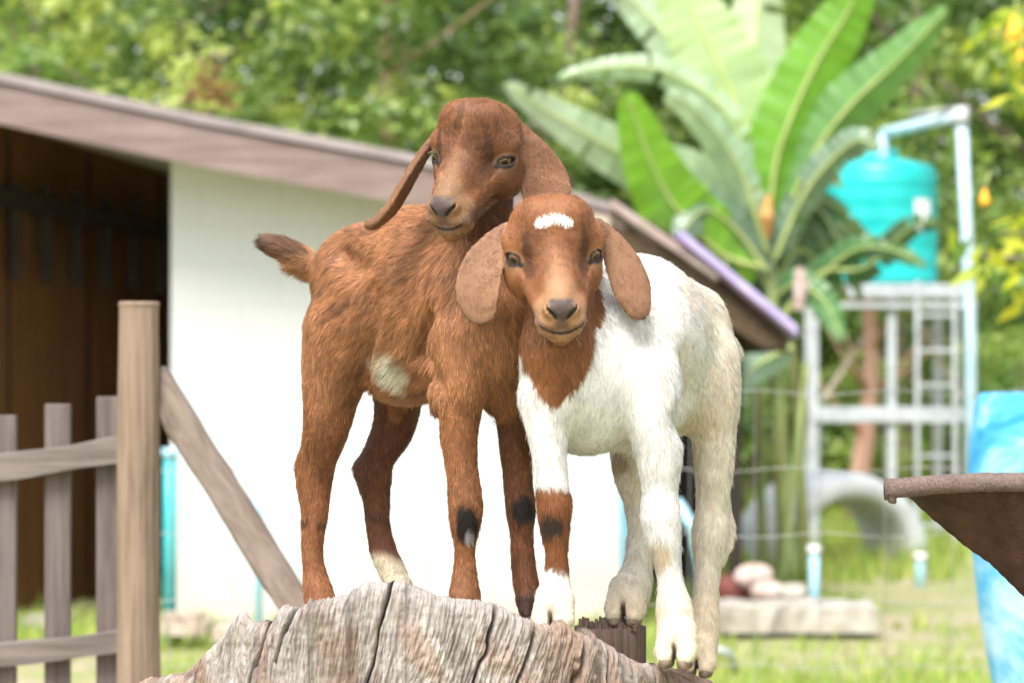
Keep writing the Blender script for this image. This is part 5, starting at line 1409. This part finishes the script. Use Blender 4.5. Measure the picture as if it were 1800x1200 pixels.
        if ish.any():
            b2, _ = face_color(H[ish], np.ones((ish.sum(), 3)) * np.array((.27, .108, .042)) * (1 + .5 * n[ish][:, None]), None); c[ish] = b2
            z, x = H[:, 2], np.abs(H[:, 0] + 2)
            star = ish & (H[:, 2] > 35) & (((x - 13) / 19) ** 2 + ((z - 70 + (x - 13) * .34) / 7.5) ** 2 < 1 + 1.6 * n2); c[star] = (.85, .83, .80)
        bl(np.array((.27, .140, .080)) * (1 + .5 * n[:, None]), ear_mask(V, ears)); bl((.05, .03, .02), split_dark(V, FEET, fwd))
        return np.clip(c, .008, .9)
    def lengthf(Pt, fl):
        d = near_eye(Pt, fr); H = head_local(fr, Pt); mz = (H[:, 1] > 85) & (np.abs(H[:, 0]) < 60) & (np.abs(H[:, 2]) < 120)
        L = fl * np.clip((d - 14) / 22, .12, 1); L = np.where((H[:, 2] > 40) & (np.abs(H[:, 0]) < 45) & (H[:, 1] > -60), np.minimum(L, .0055), L); return np.where(mz, np.minimum(L, .0036), L)
    def density(Pt):
        px, py, dd = unQ(Pt); hd = (py < 600) & (dd < -150)
        return np.where(hd, 2.6, np.where(py > 760, 1.2, 1.0))
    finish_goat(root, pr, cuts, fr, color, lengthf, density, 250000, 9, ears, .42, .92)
    for f_, r_ in FEET: make_hoof(f_, fwd, root, M['hoof'], r_)
    return root
brown_goat(); white_goat()

# ------------------------------------------------------------------ the stump
PROF = [(150, 1230), (232, 1196), (250, 1188), (325, 1186), (338, 1152), (372, 1130), (402, 1088), (412, 1079), (455, 1086), (470, 1076), (497, 1066), (530, 1068), (546, 1046), (585, 1040), (612, 1034), (642, 1022), (700, 1021), (735, 1022), (770, 1034), (800, 1043), (855, 1049), (882, 1054), (905, 1064), (930, 1082), (965, 1090), (1000, 1093), (1030, 1102), (1062, 1112), (1100, 1135), (1128, 1158), (1160, 1168), (1190, 1172), (1215, 1182), (1240, 1188), (1262, 1200), (1400, 1260)]
def build_stump():
    rs = np.random.RandomState(2); pxs = [p[0] for p in PROF]; pys = [p[1] for p in PROF]
    cx, cy = X(742, 3.28), 3.28; RX, RY = 512 * 3.28 / F_PX, .30
    nf, nb = 1500, 220
    a = np.concatenate([np.linspace(-math.pi, 0, nf, endpoint=False), np.linspace(0, math.pi, nb, endpoint=False)])   # front half is sin<0
    na = len(a); arc = a * .33
    lob = 1 + .030 * np.sin(3 * a + 1) + .022 * np.sin(7 * a + 2) + .012 * np.sin(13 * a)
    ca, sa = np.cos(a), np.sin(a)
    bx = cx + RX * np.sign(ca) * np.abs(ca) ** .92 * (1 + 0 * a); by = cy + RY * np.sign(sa) * np.abs(sa) ** .8 * lob
    # plates: long splinters with stepped depth, tops at different heights
    edges = np.sort(np.concatenate([rs.uniform(-math.pi, math.pi, 64), [-2.35, -1.52, -1.12, -.86, -.62, -.40]])); pid = np.searchsorted(edges, a)
    pd = rs.uniform(-.013, .006, len(edges) + 1)[pid]; ph = rs.uniform(-.007, .004, len(edges) + 1)[pid]
    px = 900 + F_PX * bx / by
    front = by < cy
    pad = np.where(front, 0, 26.)
    fine = (fbm(np.stack([arc * 90, 0 * a, 0 * a], 1), 3, 3) - .5) * .007 + (vnoise(np.stack([arc * 800, 0 * a, 0 * a], 1), 4) - .5) * .0022
    def zline(px_, D, padd): return CAM_Z + D * (SP + (600 - (np.interp(px_, pxs, pys) + padd)) / F_PX * CP)
    ztop = zline(px, by, pad) + ph * (px > 350) + fine
    rows = np.concatenate([np.linspace(0, .17, 120), np.linspace(.175, .6, 40)[1:], [.8, 1.0]])
    nr = len(rows); V = np.zeros((nr, na, 3))
    cracks = [(-2.62, .006, .20), (-2.30, .004, .2), (-1.93, .005, .12), (-1.33, .009, .22), (-1.20, .006, .3), (-1.02, .010, .3), (-.90, .005, .1), (-.74, .006, .2), (-.60, .008, .3), (-.47, .006, .2), (-2.05, .004, .07), (-1.62, .005, .1)]
    dep_all = np.zeros((nr, na))
    for i, rr in enumerate(rows):
        z = np.where(True, ztop - rr, 0); z = np.maximum(z, -.05)
        lean = .50 * rr * sstep(-.1, -1.3, a) + .010 * np.sin(rr * 22 + a * 6)
        aa = arc + lean * .5
        p1 = np.stack([aa * 70, z * 5, 0 * a], 1); p2 = np.stack([aa * 260, z * 16, 0 * a + 5], 1); p3 = np.stack([aa * 900, z * 60, 0 * a + 9], 1)
        d = (fbm(np.stack([aa * 14, z * 3, 0 * a], 1), 2, 10) - .5) * .018 + (fbm(p2, 2, 11) - .5) * .0036 + (vnoise(p3, 12) - .5) * .0032 + (fbm(np.stack([aa * 420, z * 30, 0 * a], 1), 2, 19) - .5) * .0036
        d = d + (fbm(np.stack([aa * 150, z * 150, 0 * a], 1), 2, 24) - .5) * .003
        wv = pd * sstep(.36, .50, vnoise(np.stack([edges[np.minimum(pid, len(edges) - 1)] * 9, z * 5, 0 * a], 1), 9) + .12)
        d = d + wv
        ck = np.zeros(na)
        for (c0, w, ln) in cracks:
            cc = c0 - .76 * rr * sstep(-.1, -1.3, c0) + .006 * math.sin(rr * 33 + c0 * 9) + .010 * (vnoise(np.array([[rr * 60, c0 * 9, 0]]), 5)[0] - .5)
            ww = w * (.15 + .7 * vnoise(np.array([[rr * 30, c0 * 5, 2]]), 6)[0]) * (1 - .6 * sstep(ln * .3, ln, rr)) + .0010
            ck = np.maximum(ck, np.exp(-((a - cc) / (ww)) ** 2) * (1 if rr < ln else max(0, 1 - (rr - ln) * 12)))
        d = d - .024 * ck
        d = d - .012 * np.exp(-rr / .006)                                     # worn rim
        flare = 1 + .10 * sstep(.25, .95, rr)
        rx = (bx - cx) * flare; ry = (by - cy) * flare; nrm = np.hypot(rx, ry)
        V[i, :, 0] = cx + rx * (1 + d / nrm); V[i, :, 1] = cy + ry * (1 + d / nrm); V[i, :, 2] = z
        dep_all[i] = d
    # top: rings inwards, following the sight line so the rim hides it
    tops = []; nt = 16
    for k in range(1, nt + 1):
        s = 1 - (k / nt) ** 1.1; q = np.zeros((na, 3)); q[:, 0] = cx + (V[0, :, 0] - cx) * s; q[:, 1] = cy + (V[0, :, 1] - cy) * s
        ppx = 900 + F_PX * q[:, 0] / q[:, 1]; padk = 30 * min(1, k / 1.6)
        padk = padk * (1 - .75 * sstep(1120, 1180, ppx))
        q[:, 2] = zline(ppx, q[:, 1], padk) + (vnoise(q * 90, 6) - .5) * .006; q[-0:, 2] = q[-0:, 2]
        tops.append(q)
    allV = np.concatenate([np.stack(tops[::-1]).reshape(-1, 3), V.reshape(-1, 3)]); R_ = nt + nr
    i, j = np.meshgrid(np.arange(R_ - 1), np.arange(na), indexing='ij'); i = i.ravel(); j = j.ravel(); j2 = (j + 1) % na
    F = np.stack([i * na + j, (i + 1) * na + j, (i + 1) * na + j2, i * na + j2], 1)[:, ::-1]
    # colour: pale bleached fibres, warm brown freshly split plates, occlusion-like shade painted into the cracks
    A_ = np.tile(arc, R_); Zv = allV[:, 2]
    g1 = fbm(np.stack([A_ * 120, Zv * 7, 0 * A_], 1), 4, 50); g2 = fbm(np.stack([A_ * 700, Zv * 26, 0 * A_], 1), 2, 51); g3 = fbm(np.stack([A_ * 14, Zv * 9, 0 * A_], 1), 3, 52)
    pc = np.tile(rs.rand(len(edges) + 1)[pid], R_)
    c = np.ones((len(allV), 3)) * np.array((.375, .335, .305))
    c = c * (1 + 1.0 * (g1[:, None] - .5)) * (1 + .8 * (g2[:, None] - .5))
    def bl(col, mm):
        nonlocal c; mm = np.clip(mm, 0, 1)[:, None]; c = c * (1 - mm) + np.array(col) * mm
    bl((.54, .49, .45), .5 * sstep(.5, .68, g3)); g4 = fbm(np.stack([(A_ + .4 * (Zv - .9)) * 34, Zv * 7, 0 * A_], 1), 3, 58); bl((.17, .135, .115), .5 * sstep(.58, .70, g4)); bl((.34, .215, .15), .5 * sstep(.46, .34, g4)); bl((.30, .19, .13), .55 * sstep(.55, .8, pc) * sstep(.42, .6, g3 + .1)); bl((.25, .18, .14), .5 * sstep(.58, .66, g1) * sstep(.55, .4, g3))
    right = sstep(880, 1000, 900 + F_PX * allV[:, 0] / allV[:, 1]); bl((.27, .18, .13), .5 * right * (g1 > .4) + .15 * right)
    depf = np.concatenate([np.zeros(nt * na), dep_all.ravel()]); bl((.045, .03, .022), .9 * sstep(-.016, -.030, depf))
    pxv = 900 + F_PX * allV[:, 0] / allV[:, 1]; rimz = np.tile(ztop, R_); dep_ = rimz - Zv; mot = fbm(np.stack([A_ * 160, Zv * 160, 0 * A_], 1), 3, 55)
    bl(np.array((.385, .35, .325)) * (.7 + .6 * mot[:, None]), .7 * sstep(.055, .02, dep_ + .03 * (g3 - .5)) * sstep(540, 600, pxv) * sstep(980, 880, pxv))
    root = empty('tree_stump', (cx, cy, 0), 'broad weathered grey stump with a jagged split rim under the kids', 'tree stump')
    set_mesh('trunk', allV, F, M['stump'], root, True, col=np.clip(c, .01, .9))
    # loose splinters standing along the rim
    for (x0, yb, yt, w, dd) in ((1150, 1192, 1138, 15, 62), (1138, 1200, 1128, 13, 50), (1166, 1200, 1150, 12, 30), (1060, 1150, 1108, 22, -40), (1082, 1190, 1118, 20, -70), (1205, 1215, 1165, 22, -60), (1228, 1215, 1176, 18, -50), (352, 1200, 1128, 20, -40), (505, 1110, 1063, 16, -120)):
        pass
t = NT('weathered stump wood'); at = t.n('ShaderNodeAttribute', attribute_name='col')
f = t.noise(t.coord((150, 150, 9)), 2.0, 8, .75, .3); g = t.noise(t.coord((1, 1, 1)), 240, 4, .6)
c = t.mix(1.0, at.outputs['Color'], t.ramp(f, [(.30, (.52, .48, .45)), (.55, (1.0, 1.0, 1.0)), (.75, (1.22, 1.2, 1.18))]), 'MULTIPLY')
t.base(c, .88, .2)
mm = t.n('ShaderNodeMath', operation='ADD'); t.l(f, mm.inputs[0]); t.l(g, mm.inputs[1]); t.bump(mm.outputs[0], .6, .0025); M['stump'] = t.m
build_stump()
def build_log():
    """short dark upright log with a chewed, ragged top behind the stump rim"""
    dd = 118; D = 3.2 + dd * PXM; s = D / F_PX; cx = X(1072, D); r = 62 * s; zt = Z(1100, D)
    seg = 160; V = []; rs = np.random.RandomState(6); n = 40
    for i in range(n):
        z = -.05 + (zt + .05) * (i / (n - 1)) ** .6
        for k in range(seg):
            a = 2 * math.pi * k / seg
            q = r * (1 + .03 * math.sin(3 * a) + .05 * (vnoise(np.array([[math.cos(a) * 9, math.sin(a) * 9, z * 3]]), 7)[0] - .5) + .04 * (vnoise(np.array([[a * 40, 0, z * 6]]), 8)[0] - .5))
            V.append((cx + q * math.cos(a), D + q * math.sin(a), z))
    F = [(i * seg + k, i * seg + (k + 1) % seg, (i + 1) * seg + (k + 1) % seg, (i + 1) * seg + k) for i in range(n - 1) for k in range(seg)]
    # ragged teeth ring on top
    base = (n - 1) * seg; V2 = []
    F.append(tuple(range(base, base + seg)))
    root = empty('upright_log', (cx, D, 0), 'dark upright log with ragged top touching the stump under a hind hoof', 'log')
    set_mesh('trunk', np.array(V), F, M['log_dark'], root, True)
    mb = MB()
    for k in range(24):
        px = 1022 + (k % 12) * 8.5 + rs.uniform(-2, 2); d2 = dd - 50 + 26 * (k // 12) + rs.uniform(-8, 8); D2 = 3.2 + d2 * PXM; h = rs.uniform(8, 24) * s; w = rs.uniform(4, 8) * s
        b = P(px, 1104, D2); b[2] = zt - .002
        lean = rs.uniform(-.3, .3) * h
        pts = [b, b + [lean * .5, 0, h * .6], b + [lean, 0, h]]; mb.tube(pts, [w, w * .85, w * .55], 7, wob=.5, seed=k)
    mb.build('splinters', M['log_dark'], root, smooth=False)
M['log_dark'] = wood('dark log', (.15, .10, .075), (.24, .175, .14), (.06, .04, .03), 2, 2.0)
build_log()
